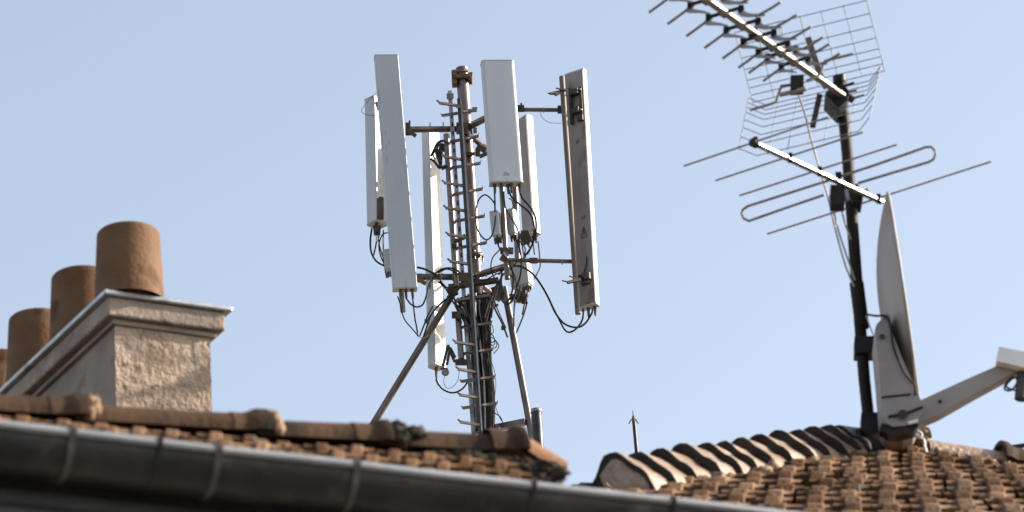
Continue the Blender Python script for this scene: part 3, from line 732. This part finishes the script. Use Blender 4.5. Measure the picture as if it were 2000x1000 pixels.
# arms
def arm(name, p1, p2, Y1, Y2, wpx, m='steel'):
    a, b = at(*p1, Y1), at(*p2, Y2); r_ = wpx/2./202
    mb = MB(); mb.tube([a, b], r_, 14); return mb.build(name, m, mast)
arm('arm', (801, 253), (908, 252), YM-.1, YM+.1, 13)
arm('arm', (912, 250), (985, 212), YM+.08, YM-.4, 14)
arm('arm', (920, 266), (953, 294), YM+.15, YM+.5, 12)
arm('arm', (815, 541), (930, 541), YM-.1, YM+.08, 13)
arm('arm', (922, 541), (1000, 516), YM+.06, YM-.38, 13)
arm('arm', (930, 548), (975, 585), YM+.15, YM+.5, 11)
arm('crossbar', (985, 214), (1100, 215), YM-.4, YM-.32, 8.5)
arm('crossbar', (990, 508), (1130, 511), YM-.38, YM-.32, 8.5)
arm('crossbar', (985, 585), (1030, 577), YM+.4, YM+.5, 8)
def blk(name, px, py, Y, hw, hh, hd_, m='dark', rot=0, bevel=.003):
    c = at(px, py, Y); x = RT*cos(rot)+UP*sin(rot); y = UP*cos(rot)-RT*sin(rot)
    mb = MB(); mb.obox(c, x*hw/202., y*hh/202., fw*hd_); return mb.build(name, m, mast, bevel=bevel)
blk('clamp', 797, 252, YM-.1, 5, 13, .05); blk('clamp', 804, 260, YM-.12, 11, 4, .03, 'steel', -.6)
blk('clamp', 1016, 212, YM-.37, 8, 7, .045); blk('clamp', 1095, 214, YM-.32, 6, 8, .05)
blk('clamp', 820, 543, YM-.1, 6, 9, .05, 'steel'); blk('clamp', 826, 551, YM-.12, 7, 4, .03, 'steel', -.5)
blk('clamp', 940, 290, YM+.35, 10, 6, .05, 'steel', -.5); blk('clamp', 933, 298, YM+.3, 5, 8, .05); blk('clamp', 944, 303, YM+.42, 9, 4, .04, 'steel', .4)
blk('clamp', 990, 490, YM-.4, 13, 7, .05, 'steel'); blk('clamp', 988, 508, YM-.4, 12, 6, .06, 'steel', -.5); blk('clamp', 1042, 509, YM-.38, 8, 6, .05, 'steel')
blk('clamp', 1124, 511, YM-.33, 7, 8, .05, 'steel'); blk('clamp', 1018, 578, YM+.4, 9, 12, .06); blk('clamp', 1002, 580, YM+.4, 9, 6, .05)
blk('clamp', 903, 251, YM+.06, 12, 12, .08, 'steel'); blk('clamp', 919, 300, YM+.06, 9, 3, .09); blk('clamp', 916, 268, YM+.06, 10, 2.5, .08)
blk('clamp', 903, 541, YM+.02, 16, 9, .08, 'steel')
# braces
for (a, b) in (((893, 560), (735, 818)), ((985, 562), (1041, 862))):
    Y1, Y2 = YM+.05, (YM+.25 if a[0] < 900 else YM-.1)
    p1, p2 = at(*a, Y1), at(*b, Y2); d = (p2-p1).normalized(); k = (BT+.06-p2.z)/d.z
    mb = MB(); mb.tube([p1, p2, p2+d*k], .034, 16); mb.build('brace', 'steel', mast)
def cbeam(name, a, b, Y1, Y2, wpx, dpt, m='dark'):
    mb = MB(); mb.beam(at(*a, Y1), at(*b, Y2), wpx/202., dpt); return mb.build(name, m, mast, bevel=.003)
cbeam('collar_beam', cB(700, 790), cB(1050, 740), YM-.02, YM-.05, 9, .06, 'dark')
cbeam('collar_beam', cB(750, 885), cB(1010, 845), YM-.08, YM-.1, 6, .04, 'steel')
cbeam('collar_beam', cB(900, 840), cB(1070, 860), YM+.1, YM+.2, 9, .06)
cbeam('base_beam', cC(990, 885), cC(1240, 835), YM+.1, YM-.1, 11, .06, 'steel')
blk('collar_plate', 884, 568, YM+.02, 10, 10, .05, 'dark', .2); blk('collar_plate', 972, 566, YM+.02, 12, 8, .05, 'dark', .3)
blk('collar_plate', 940, 582, YM+.1, 18, 9, .05, 'dark')
# ladder: front rail, slotted rear rail, rungs on alternate sides
YL = YM-.22
def lr(py): return 896+(py-193)*.0632
mb = MB()
rail_l, rail_r = at(lr(193), 193, YL), at(lr(850), 850, YL); rb_ = V((rail_r.x, rail_r.y, BT+.05))
mb.beam(rail_l, rail_r, .034, .03); mb.beam(rail_r, rb_, .034, .03); mb.build('ladder_rail', 'dark', mast, bevel=.003)
mb = MB(); a, b = at(lr(200)+4.2, 200, YL-.008), at(lr(850)+4.2, 850, YL-.008); mb.beam(a, b, .015, .034); mb.build('rail_flange', 'galv', mast)
mb = MB(); mb.obox(at(lr(208), 208, YL-.02), RT*.03, UP*.016, fw*.02); mb.build('rail_collar', 'galv', mast)
def sr(py): return 878.5+(py-178)*.069
YS = YM+.0
mb = MB(); mb.beam(at(sr(178), 178, YS), at(sr(850), 850, YS), .040, .03); mb.build('slotted_rail', 'galv', mast)
mb = MB()
for py in range(222, 560, 17): mb.beam(at(sr(py)+.6, py, YS-.017), at(sr(py+8)+.6, py+8, YS-.017), .015, .006)
slots = mb.build('rail_slots', 'black', None)
rail = bpy.data.objects['slotted_rail']; me_ = rail.data; me2 = slots.data
import bmesh
bm = bmesh.new(); bm.from_mesh(me_)
n0 = len(bm.faces); me2.transform(Matrix.Translation(-ORG[mast.name])); bm.from_mesh(me2); bm.faces.ensure_lookup_table()
for f in bm.faces[n0:]: f.material_index = 1
bm.to_mesh(me_); bm.free(); me_.materials.append(M['black']); bpy.data.objects.remove(slots)
mb = MB(); mb.obox(at(sr(188), 188, YS-.02), RT*.035, UP*.03, fw*.02); mb.build('rail_end', 'galv', mast)
mb = MB(); mb.tube([at(897, 193, YM-.2), at(898.5, 215, YM-.2)], .012, 8); mb.build('rail_tip', 'dark', mast)
Ll = [(853, 196), (863, 301), (863, 352), (866, 401), (870, 453), (874, 505), (884, 663), (890, 716), (893, 766), (894, 819)]
for (x, y) in Ll:
    xe = lr(y+9); Y1, Y2 = YL-.1, YL-.01
    mb = MB(); a, m_, e_ = at(x, y, Y1), at(x+4.5, y+5, Y1), at(xe, y+11, Y2)
    mb.beam(m_, e_, .026, .022); mb.beam(a, m_+(e_-m_)*.04, .014, .022); mb.build('rung', 'steel', mast, bevel=.002)
Lr = [(864, 226, 931, 215), (880, 277, 934, 266), (874, 329, 938, 319), (880, 381, 942, 369), (884, 433, 946, 422), (886, 486, 950, 474), (898, 640, 960, 631), (900, 692, 963, 682), (901, 745, 967, 736), (904, 797, 971, 788), (925, 846, 974, 838)]
for (x, y, x2, y2) in Lr:
    Y1, Y2 = YL+.22, YL-.12
    mb = MB(); a, b = at(x, y, Y1), at(x2, y2, Y2); mb.beam(a, b, .026, .022)
    mb.beam(b, at(x2+1, y2-5, Y2), .009, .02); mb.beam(a, at(x-3, y-4, Y1), .009, .02); mb.build('rung', 'steel', mast, bevel=.002)
# antenna mounting pipe left of the rails
YQ = YM-.05
mb = MB(); mb.tube([at(872, 263, YQ), at(877, 342, YQ), at(890, 536, YQ), at(892, 560, YQ)], .032, 14); mb.build('mount_pipe', 'steel', mast)
mb = MB(); mb.tube([at(894, 612, YQ), at(901, 702, YQ)], .030, 14); mb.build('mount_pipe', 'steel', mast)
blk('clamp', *cC(755, 90), YQ-.03, 9, 7, .06); blk('clamp', *cC(790, 420), YQ-.04, 12, 6, .06)
blk('clamp', *cB(775, 460), YQ-.03, 12, 3, .05, 'dark', .35)
# pipes carrying the right-hand panels
mb = MB(); mb.tube([at(974, 180, YM-.42), at(980, 368, YM-.42), at(991, 545, YM-.42)], .026, 14); mb.build('mount_pipe', 'steel', mast)
mb = MB(); mb.tube([at(999, 222, YM+.42), at(1006, 368, YM+.42), at(1014, 590, YM+.42)], .03, 14); mb.build('mount_pipe', 'steel', mast)
mb = MB(); mb.tube([at(779, 480, YM-.02), at(783, 560, YM-.06), at(787, 609, YM-.06)], .027, 14); mb.build('mount_pipe', 'steel', mast)
# trunk cables
for k in range(46):
    t = k/45.; r_ = random.uniform(.007, .012); dY = random.uniform(-.1, .1)
    xs = [725+310*t, 770+235*t, 838+150*t, 862+125*t, 880+128*t, 885+125*t]
    xs = [x+random.uniform(-14, 14) for x in xs]; ys = [-40+random.uniform(-30, 20)+80*abs(t-.5), 60, 200, 420, 640, 900]
    pts = [at(*cC(x, y), YM+dY-.04*i*0) for i, (x, y) in enumerate(zip(xs, ys))]
    mb = MB(); mb.tube(spline(pts, 5), r_, 6); mb.build('trunk_cable', random.choice(['cable']*9+['brown']*2+['greycable']*2), mast)
def jump(parent, conv, pts, Y, r=.0085, m='cable', name='cable', dY=0):
    n = len(pts); P = []
    for i, q in enumerate(pts): P.append(at(*conv(*q), Y+dY*i/max(1, n-1)+.015*sin(i*1.3)))
    mb = MB(); mb.tube(spline(P, 6), r, 8); return mb.build(name, m, parent)
for pts, Y, r_ in (([(480, 650), (530, 662), (590, 690), (640, 720)], YM-.15, .011), ([(605, 695), (650, 665), (700, 655), (750, 665), (785, 695)], YM-.1, .009),
    ([(630, 690), (680, 663), (730, 675), (768, 702)], YM-.1, .008), ([(630, 750), (680, 800), (720, 870)], YM, .008),
    ([(640, 745), (700, 805)], YM, .007), ([(740, 850), (670, 880), (610, 940), (560, 1010)], YM-.02, .008), ([(760, 840), (690, 870), (620, 930), (575, 990), (540, 1090), (520, 1150)], YM-.05, .008),
    ([(1050, 700), (1090, 660), (1110, 640)], YM-.3, .01)):
    jump(mast, cB, pts, Y, r_, name='jumper_cable')
for pts, Y, r_ in (([(1160, -20), (1157, 80), (1155, 190)], YM-.1, .007), ([(1250, 0), (1220, 100), (1168, 228)], YM, .008), ([(1000, -20), (1030, 60), (1075, 150), (1112, 245)], YM-.08, .009), ([(1020, -10), (1050, 70), (1100, 180)], YM-.1, .006),
    ([(985, 215), (1015, 240), (1022, 290), (1000, 300), (985, 260), (1010, 250), (1045, 290), (1048, 320), (1015, 360)], YM-.1, .005), ([(985, 230), (1000, 280), (1030, 270), (1035, 310), (1000, 325), (985, 300)], YM-.12, .005),
    ([(990, 120), (1012, 190), (1010, 215), (985, 220)], YM-.1, .004), ([(1000, 420), (1025, 500), (1030, 600), (1020, 690), (1050, 790), (1085, 850)], YM-.1, .003), ([(1000, 700), (1010, 760), (1060, 800), (1080, 845)], YM-.1, .005), ([(590, 30), (552, 100), (530, 160), (500, 235)], YM-.05, .008)):
    jump(mast, cC, pts, Y, r_, name='jumper_cable')
mb = MB()
for x, y, in cC(1083, 180), cC(548, 135): mb.obox(at(x, y, YM-.1), RT*.022, UP*.022, fw*.03)
mb.pieces('cable_clip', 'dark', mast)

# more loops, ties and hardware round the two brackets
for pts, Y, r_ in (([(1090, 690), (1060, 740), (1058, 820), (1075, 880), (1105, 890)], YM-.3, .008), ([(1130, 640), (1165, 720), (1175, 800), (1150, 880), (1115, 905), (1085, 880)], YM-.28, .007),
    ([(1080, 700), (1040, 790), (1000, 860), (980, 960), (960, 1040)], YM-.2, .009), ([(1070, 720), (1020, 800), (985, 880), (950, 1000)], YM-.18, .009), ([(1060, 735), (1030, 830), (1010, 900), (1000, 1000)], YM-.22, .008),
    ([(700, 800), (740, 870), (770, 960), (790, 1040)], YM-.1, .009), ([(690, 850), (740, 900), (800, 960), (815, 1060)], YM-.12, .008), ([(880, 690), (900, 730), (950, 740), (1000, 715), (1050, 690)], YM-.15, .006),
    ([(1225, 590), (1180, 610), (1150, 650), (1100, 680)], YM-.3, .009), ([(640, 700), (600, 720), (575, 760), (570, 800)], YM-.15, .007)):
    jump(mast, cB, pts, Y, r_, name='jumper_cable')
for pts, Y, r_ in (([(640, 800), (655, 740), (690, 725), (720, 740)], YM-.1, .009), ([(630, 860), (615, 820), (640, 790), (680, 800)], YM-.12, .008), ([(650, 900), (690, 915), (720, 905)], YM-.1, .009), ([(860, 580), (905, 590), (915, 640)], YM-.1, .004)):
    jump(mast, cA, pts, Y, r_, name='jumper_cable')
for px, py, Y in ((840, 247, YM-.02), (866, 246, YM), (842, 541, YM-.06), (862, 541, YM-.04), (884, 541, YM), (950, 533, YM-.1), (968, 527, YM-.2), (1062, 215, YM-.36), (1098, 512, YM-.35)):
    mb = MB(); c = at(px, py, Y); mb.tube([c-RT*.006, c+RT*.006], .040 if px < 1000 else .026, 12); mb.build('cable_tie', 'galv', mast)
blk('clamp', 1018, 205, YM-.37, 2, 4, .01); blk('clamp', 800, 239, YM-.1, 2, 4, .01); blk('clamp', 927, 214, YM+.1, 5, 5, .03, 'galv'); blk('clamp', 928, 255, YM+.1, 4, 6, .03, 'galv')
blk('clamp', 892, 470, YM-.08, 4, 4, .03); blk('clamp', 905, 462, YM-.08, 5, 4, .03, 'steel', .4); blk('clamp', 887, 480, YM-.08, 5, 4, .03)
blk('junction_box', 1024, 585, YM+.3, 6, 9, .05); blk('junction_box', 1030, 562, YM+.2, 8, 5, .04, 'steel')
blk('bolt', 993, 485, YM-.47, 2.5, 2.5, .01, 'galv'); blk('bolt', 1000, 489, YM-.47, 2, 2, .01, 'galv')

# ------------------------------------------------------------------ panel antennas
def panel(label, pb, pt, Yb, Yt, wd, th, yaw, mats=('radome', 'back'), rnd=.3, front='front', conn=((-.3, .0), (.0, .0), (.3, .0)), mirror=False):
    """pb/pt: centre pixel of bottom/top of the housing; yaw: azimuth of the radome front (from -Y to +X, degrees)"""
    b, t = at(*pb, Yb), at(*pt, Yt); ax = (t-b).normalized()
    n = V((sin(radians(yaw)), -cos(radians(yaw)), 0)); n = (n-ax*n.dot(ax)).normalized(); s = n.cross(ax); s = -s if s.dot(V((cos(radians(yaw)), sin(radians(yaw)), 0))) < 0 else s
    th_ = thing('panel_antenna', label, 'antenna', b, 'panel antennas on the telecom mast')
    h = (t-b).length; r_ = th*rnd; ns = 5
    prof = [(-wd/2, -th/2)]
    for k in range(ns+1):
        a = pi-pi/2*k/ns; prof.append((-wd/2+r_+r_*cos(a), th/2-r_+r_*sin(a)))
    for k in range(ns+1):
        a = pi/2-pi/2*k/ns; prof.append((wd/2-r_+r_*cos(a), th/2-r_+r_*sin(a)))
    prof.append((wd/2, -th/2))
    def q(p, z, sc=1.): return b+s*p[0]*sc+n*p[1]*sc+ax*z
    mb = MB(); m = len(prof)
    mb.prism([q(p, .012) for p in prof], ax*(h-.024)); mb.build('radome', mats[0], th_, bevel=.004)
    mb = MB(); mb.prism([q(p, -.0, 1.02) for p in prof], ax*.0118); mb.prism([q(p, h-.0118, 1.025) for p in prof], ax*.0118); mb.pieces('end_cap', 'radside', th_, bevel=.002)
    mb = MB(); mb.obox(b+ax*h/2-n*(th/2+.004), s*(wd/2-.004), n*.0035, ax*(h/2-.02)); mb.build('back_plate', mats[1], th_)
    for (cs, cn) in conn:
        mb = MB(); c = b+s*cs*wd+n*cn*th; mb.tube([c-ax*.0005, c-ax*.02, c-ax*.022, c-ax*.07, c-ax*.1], [.018, .018, .014, .013, .009], 10); mb.build('connector', 'dark', th_)
    return th_, b, ax, s, n, h, wd, th
P1 = panel('large grey panel antenna, leftmost tall one seen from the front', (791, 566), (754, 111), YM-.42, YM-.38, .232, .10, 9, ('radome', 'back'), rnd=.08, conn=((-.18, .05), (.03, .0), (.30, .05)))
P2 = panel('short wide pale grey panel antenna facing the viewer, right of the mast tube', (989, 360), (971.5, 122), YM-.62, YM-.6, .322, .11, 8, ('radclean', 'back'), rnd=.3, conn=((-.36, 0), (-.16, .1), (.05, -.1), (.14, .1), (.40, 0)))
P3 = panel('slim short panel antenna at far left, half hidden behind the large grey one', (736, 440), (731, 196), YM+.2, YM+.22, .17, .15, -130, ('radclean', 'radclean'), rnd=.25, conn=((-.4, .3), (-.2, .0), (0, .2), (.2, -.2)))
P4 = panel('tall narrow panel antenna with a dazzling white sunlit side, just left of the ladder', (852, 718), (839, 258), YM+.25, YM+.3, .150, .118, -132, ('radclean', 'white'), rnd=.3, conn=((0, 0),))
P5 = panel('tall panel antenna seen from its brown back, rightmost, hung on a pipe', (1150, 601), (1125, 142), YM-.42, YM-.38, .212, .085, 150, ('radclean', 'brownback'), conn=((.05, .1), (-.3, .1)))
P6 = panel('short panel antenna seen from behind, partly hidden by the wide front one', (1040, 461), (1025, 232), YM+.62, YM+.66, .17, .10, 132, ('radclean', 'back'), conn=((-.3, 0), (.1, .1), (.35, 0)))
def pblk(th_, name, px, py, Y, hw, hh, hd_, m='dark', rot=0):
    c = at(px, py, Y); x = RT*cos(rot)+UP*sin(rot); y = UP*cos(rot)-RT*sin(rot)
    mb = MB(); mb.obox(c, x*hw/202., y*hh/202., fw*hd_); return mb.build(name, m, th_, bevel=.002)
# P1 jumpers
jump(P1[0], cB, [(400, 845), (412, 875), (440, 910), (480, 927), (520, 910), (545, 850), (560, 780), (578, 745)], YM-.4, .0085, dY=.2)
jump(P1[0], cB, [(448, 850), (456, 920), (466, 1010), (476, 1060), (484, 1110)], YM-.4, .0075, dY=.1)
jump(P1[0], cC, [(345, -40), (365, 20), (375, 72), (400, 132), (450, 190), (492, 242)], YM-.38, .0065, dY=.1)
jump(P1[0], cC, [(480, 205), (496, 240), (530, 250), (560, 230)], YM-.3, .004, 'greycable')
# P2 bracket and logo
mb = MB(); c, ax, s, n = P2[1], P2[2], P2[3], P2[4]
fc = c+n*(P2[7]/2+.0015)+ax*.075
def fp(u, v): return fc+s*u+ax*v
mb.beam(fp(-.03, 0), fp(-.008, .035), .006, .002, n); mb.beam(fp(-.008, .035), fp(.012, .0), .006, .002, n); mb.beam(fp(-.018, .0), fp(-.004, .022), .005, .002, n); mb.beam(fp(.008, .022), fp(.03, 0), .006, .002, n); mb.beam(fp(-.03, -.003), fp(.032, -.003), .004, .002, n)
mb.build('logo', 'greymark', P2[0])
mb = MB()
for u in (-.085, .085): mb.beam(fp(u-.012, -.045), fp(u+.012, -.045), .012, .002, n)
mb.pieces('port_label', 'white', P2[0])
jump(P2[0], cB, [(1020, 110), (1024, 190), (1024, 262)], YM-.62, .008)
jump(P2[0], cB, [(1025, 255), (1020, 205), (985, 162), (950, 145), (912, 178), (891, 245), (890, 330), (908, 400), (942, 446), (970, 458), (1002, 428), (1021, 360), (1027, 290)], YM-.6, .0075)
jump(P2[0], cB, [(1120, 105), (1140, 160), (1200, 215), (1258, 262), (1288, 320), (1298, 400), (1280, 500), (1222, 588)], YM-.6, .0095, dY=.2)
jump(P2[0], cB, [(1193, 105), (1212, 165), (1262, 222), (1300, 285), (1312, 365), (1300, 450), (1265, 530), (1225, 580)], YM-.6, .0095, dY=.2)
jump(P2[0], cB, [(1085, 120), (1090, 190), (1100, 240), (1140, 310), (1182, 385), (1196, 445)], YM-.66, .0075)
jump(P2[0], cB, [(1120, 170), (1140, 180), (1150, 215), (1148, 245)], YM-.6, .006)
# P3
pblk(P3[0], 'bracket', 743, 408, YM+.02, 7, 22, .03, 'steel'); pblk(P3[0], 'bracket', 744, 387, YM+.0, 4, 3, .03)
pblk(P3[0], 'bracket', 738, 207, YM+.05, 4, 9, .03, 'galv', .3)
for pts, r_ in (([(165, 380), (155, 460), (160, 540), (190, 600), (240, 635), (310, 657)], .0095), ([(197, 380), (197, 470), (186, 530), (178, 565)], .0075), ([(280, 408), (245, 418), (222, 460), (215, 510), (230, 580), (252, 625)], .007), ([(245, 390), (245, 480), (245, 590), (256, 660), (268, 725)], .007), ([(205, 385), (215, 480), (240, 570), (262, 620)], .006)):
    jump(P3[0], cB, pts, YM+.15, r_)
jump(P3[0], cB, [(203, 430), (200, 470)], YM+.13, .013, 'white', 'cable_tag'); jump(P3[0], cB, [(245, 445), (244, 488)], YM+.13, .011, 'white', 'cable_tag')
jump(P3[0], cA, [(205, 372), (140, 440), (98, 500), (112, 525), (160, 538), (218, 534)], YM+.1, .0025, 'brown', 'tie_wire')
# P4
for (a, b) in (((855, 300), (868, 282)), ((851, 292), (860, 318)), ((860, 325), (862, 280))):
    mb = MB(); mb.beam(at(*a, YM+.05), at(*b, YM+.02), .035, .03); mb.build('bracket', 'dark', P4[0], bevel=.003)
pblk(P4[0], 'bracket', 866, 289, YM+.0, 9, 8, .05); pblk(P4[0], 'bracket', 869, 326, YM+.0, 8, 4, .05, 'dark', .4)
jump(P4[0], cA, [(600, 830), (620, 790), (650, 735), (690, 720)], YM+.0, .012); jump(P4[0], cA, [(595, 850), (630, 880), (650, 910), (665, 920)], YM+.0, .012)
mb = MB()
for a, b in (((660, 450), (697, 300)), ((688, 440), (712, 320)), ((697, 302), (735, 400)), ((712, 320), (745, 385)), ((735, 410), (815, 425)), ((650, 465), (690, 470))):
    mb.beam(at(*cC(*a), YM+.12), at(*cC(*b), YM+.06), .026, .02)
mb.build('tilt_bracket', 'dark', P4[0], bevel=.002)
mb = MB(); mb.tube([at(*cC(678, 490), YM+.02), at(*cC(678, 490), YM+.09)], .038, 12); mb.tube([at(*cC(678, 490), YM+.01), at(*cC(678, 490), YM+.1)], .018, 10); mb.build('pivot', 'galv', P4[0])
jump(P4[0], cC, [(612, 480), (614, 520), (622, 555), (650, 600), (700, 628), (750, 630), (800, 602), (835, 555)], YM+.2, .0085, dY=-.2)
jump(P4[0], cC, [(615, 540), (632, 580)], YM+.18, .013, 'greycable', 'cable_tag')
jump(P4[0], cC, [(672, 510), (668, 565), (690, 600), (730, 590), (765, 545), (776, 470)], YM+.05, .0028, 'brown', 'tie_wire')
# P5: hanging pipe, brackets, warning sign
b5, ax5, s5, n5, h5 = P5[1:6]
mb = MB(); mb.tube([at(1097.5, 150, YM-.51), at(1113.5, 384, YM-.51), at(1129, 613, YM-.51)], .028, 16); mb.build('hanging_pipe', 'pipe', P5[0])
def bp(u, v, o=.012): return b5-n5*(P5[7]/2+o)+s5*u+ax5*v       # point on the back plate
sg = 1 if (bp(.1, 1)-bp(-.1, 1)).dot(RT) > 0 else -1
def bq(u, v, o=.012): return bp(u*sg, v, o)
mb = MB()
for v0 in (h5-.26, h5-.47):
    mb.obox(bq(.01, v0, .03), s5*.05, n5*.03, ax5*.03); 
mb.obox(bq(.075, h5-.37, .014), s5*.014, n5*.012, ax5*.16); mb.obox(bq(-.035, h5-.40, .03), s5*.012, n5*.022, ax5*.2); mb.obox(bq(.06, h5-.56, .02), s5*.03, n5*.018, ax5*.03)
mb.build('bracket', 'dark', P5[0], bevel=.003)
mb = MB(); mb.beam(at(1074, 183, YM-.66), at(1096, 178, YM-.58), .02, .02); mb.tube([at(1070, 182, YM-.66), at(1084, 185, YM-.64)], .007, 6); mb.tube([at(1086, 172, YM-.64), at(1108, 178, YM-.6)], .008, 6); mb.beam(at(1084, 185, YM-.64), at(1104, 175, YM-.58), .03, .02); mb.build('u_bolt', 'dark', P5[0])
mb = MB(); mb.tube([at(1098, 548, YM-.66), at(1110, 551, YM-.64)], .007, 6); mb.beam(at(1108, 552, YM-.64), at(1134, 546, YM-.58), .028, .02); mb.tube([at(1112, 539, YM-.64), at(1126, 545, YM-.6)], .007, 6); mb.build('u_bolt', 'dark', P5[0])
mb = MB(); mb.obox(bq(.0, .30, .03), s5*.05, n5*.03, ax5*.022); mb.obox(bq(.05, .29, .03), s5*.03, n5*.03, ax5*.035); mb.obox(bq(.02, .24, .02), s5*.045, n5*.018, ax5*.02); mb.build('bracket', 'dark', P5[0], bevel=.004)
mb = MB()
for v0 in (h5-.25, h5-.48):
    for u in (.03, .082): mb.tube([bq(u, v0, .03), bq(u, v0, .045)], .010, 8)
mb.pieces('bolt', 'galv', P5[0])
tri = [bq(-.012, .735, .0085), bq(.052, .735, .0085), bq(.02, .845, .0085)]
mb = MB()
for k in range(3): mb.beam(tri[k], tri[(k+1) % 3], .010, .003, n5)
mb.beam(bq(.022, .815, .0085), bq(.015, .785, .0085), .007, .003, n5); mb.beam(bq(.015, .785, .0085), bq(.027, .780, .0085), .007, .003, n5); mb.beam(bq(.027, .780, .0085), bq(.019, .752, .0085), .007, .003, n5)
mb.build('warning_sign', 'mark', P5[0])
mb = MB()
for u, v0 in ((.015, .93), (.035, .935), (-.005, h5-.82), (.015, h5-.815)): mb.beam(bq(u, v0, .0085), bq(u, v0+.035, .0085), .009, .003, n5)
mb.pieces('vent_slot', 'mark', P5[0])
jump(P5[0], cB, [(1150, 640), (1215, 648), (1290, 700), (1350, 780), (1400, 870), (1450, 975), (1510, 1045), (1590, 1070), (1650, 1045), (1698, 975), (1706, 935)], YM-.4, .010)
jump(P5[0], cB, [(1408, 890), (1470, 1010), (1510, 1085), (1545, 1103), (1590, 1080), (1630, 1025), (1640, 975), (1638, 940)], YM-.42, .009)
jump(P5[0], cB, [(1630, 1040), (1642, 1075)], YM-.42, .003, 'greycable', 'tie_wire'); jump(P5[0], cB, [(1555, 1090), (1568, 1118)], YM-.42, .003, 'greycable', 'tie_wire')
jump(P5[0], cB, [(1665, 575), (1660, 640), (1640, 700), (1622, 728)], YM-.5, .006)
jump(P5[0], cA, [(1388, 515), (1408, 560), (1460, 590), (1542, 597)], YM-.38, .0025, 'brown', 'tie_wire')
# P6
pblk(P6[0], 'bracket', *cB(1235, 440), YM+.4, 11, 11, .05, 'dark', .4); pblk(P6[0], 'bracket', *cB(1225, 410), YM+.4, 6, 5, .05); pblk(P6[0], 'bracket', *cB(1245, 475), YM+.4, 12, 4, .05, 'dark', .45)
for pts in ([(1325, 470), (1335, 560), (1340, 640), (1320, 690), (1290, 735), (1220, 750), (1160, 735), (1115, 680)], [(1290, 480), (1300, 560)], [(1250, 490), (1270, 520), (1255, 560)], [(1215, 500), (1225, 560), (1240, 580)]):
    jump(P6[0], cB, pts, YM+.5, .0065, dY=-.4)

# radio units
def unit(label, c, w_, d_, h_, yaw, Y, fins=False):
    cc = at(*c, Y); n = V((sin(radians(yaw)), -cos(radians(yaw)), 0)); s = V((cos(radians(yaw)), sin(radians(yaw)), 0))
    t = thing('radio_unit', label, 'radio unit', cc-Z*h_/2, 'radio units below the panel antennas')
    lean = V((-.045, 0, 1)).normalized()
    mb = MB(); mb.obox(cc, s*w_/2, n*d_/2, lean*h_/2); mb.build('housing', 'box', t, bevel=.008)
    mb = MB(); mb.obox(cc-lean*(h_/2+.008), s*(w_/2-.012), n*(d_/2-.012), lean*.0075); mb.build('base_plate', 'radside', t)
    mb = MB()
    for k in (-.3, .05, .32): mb.tube([cc-lean*(h_/2+.016)+s*w_*k, cc-lean*(h_/2+.07)+s*w_*k], [.015, .01], 8)
    mb.build('connector', 'dark', t)
    mb = MB(); mb.obox(cc-n*(d_/2+.02), s*w_*.2, n*.018, lean*h_*.32); mb.build('mount_bracket', 'dark', t)
    return t, cc
u1 = unit('narrow grey radio unit left of the pipe below the wide front panel', (969, 439), .088, .10, .27, -18, YM-.42)
u2 = unit('radio unit with a bright white side, right of the pipe below the wide front panel', (1000, 434), .085, .075, .27, -32, YM-.36)
u3 = unit('larger grey radio unit below the lower right arm', (1018, 538), .20, .12, .25, -25, YM+.2)
u4 = unit('pale grey box half hidden behind the large left panel', (761, 509), .10, .1, .22, -10, YM-.1)
jump(u1[0], cB, [(1040, 430), (1045, 490), (1075, 550), (1120, 610), (1148, 690), (1150, 780), (1130, 860), (1092, 900), (1062, 850), (1058, 760), (1075, 690)], YM-.48, .0085)
jump(u1[0], cB, [(1085, 545), (1115, 600), (1128, 640)], YM-.49, .011, 'greycable', 'cable_sleeve')
jump(u2[0], cB, [(1165, 440), (1190, 500), (1205, 580), (1205, 680), (1180, 780), (1150, 870), (1110, 912), (1080, 880), (1068, 800), (1070, 700)], YM-.46, .0085)
jump(u2[0], cB, [(1165, 455), (1200, 470), (1235, 520), (1225, 580)], YM-.4, .007)
jump(u3[0], cB, [(1055, 530), (1010, 580), (996, 640), (1005, 690), (1020, 725)], YM-.3, .0065)
jump(u3[0], cB, [(1250, 770), (1248, 830), (1232, 900), (1215, 980)], YM+.1, .008)
jump(u3[0], cB, [(1200, 780), (1190, 850), (1165, 900), (1155, 990)], YM+.05, .007)
jump(u4[0], cB, [(300, 680), (293, 715)], YM-.1, .01)

# vent pipe and lightning rod on the same roof
a = at(1047, 801, 34.6); vp = thing('vent_pipe', 'short grey vent pipe beside the right mast brace', 'pipe', (a.x, a.y, BT+.08))
mb = MB(); mb.tube([a, V((a.x+.0, a.y, BT+.08))], .05, 16); mb.build('pipe_tube', 'zincdark', vp)
mb = MB(); mb.lathe(a, [(.0, .004), (.054, .004), (.054, -.03), (.05, -.03)], seg=16); mb.build('pipe_rim', 'galv', vp)
p_ = lambda x, y: at(1100+x/4.348, 780+y/4.348, 36)
lrod = thing('lightning_rod', 'thin dark lightning rod with a pointed tip, standing alone against the sky', 'lightning rod', V((p_(640, 540).x, 36, BT+.08)))
b = p_(633, 540); mb = MB(); mb.tube([p_(601, 195), b, V((b.x+.02, b.y, BT+.08))], [.019, .021, .022], 10); mb.build('rod', 'zincdark', lrod)
mb = MB(); mb.tube([p_(591, 95), p_(594, 135), p_(596, 150), p_(601, 200)], [.003, .006, .013, .02], 8); mb.build('tip', 'dark', lrod)
mb = MB(); mb.tube([p_(590, 165), p_(572, 180), p_(558, 207)], .006, 6); mb.tube([p_(606, 160), p_(622, 178), p_(637, 205)], .006, 6); mb.tube([p_(598, 160), p_(600, 185)], .018, 8); mb.build('prong', 'rust', lrod)
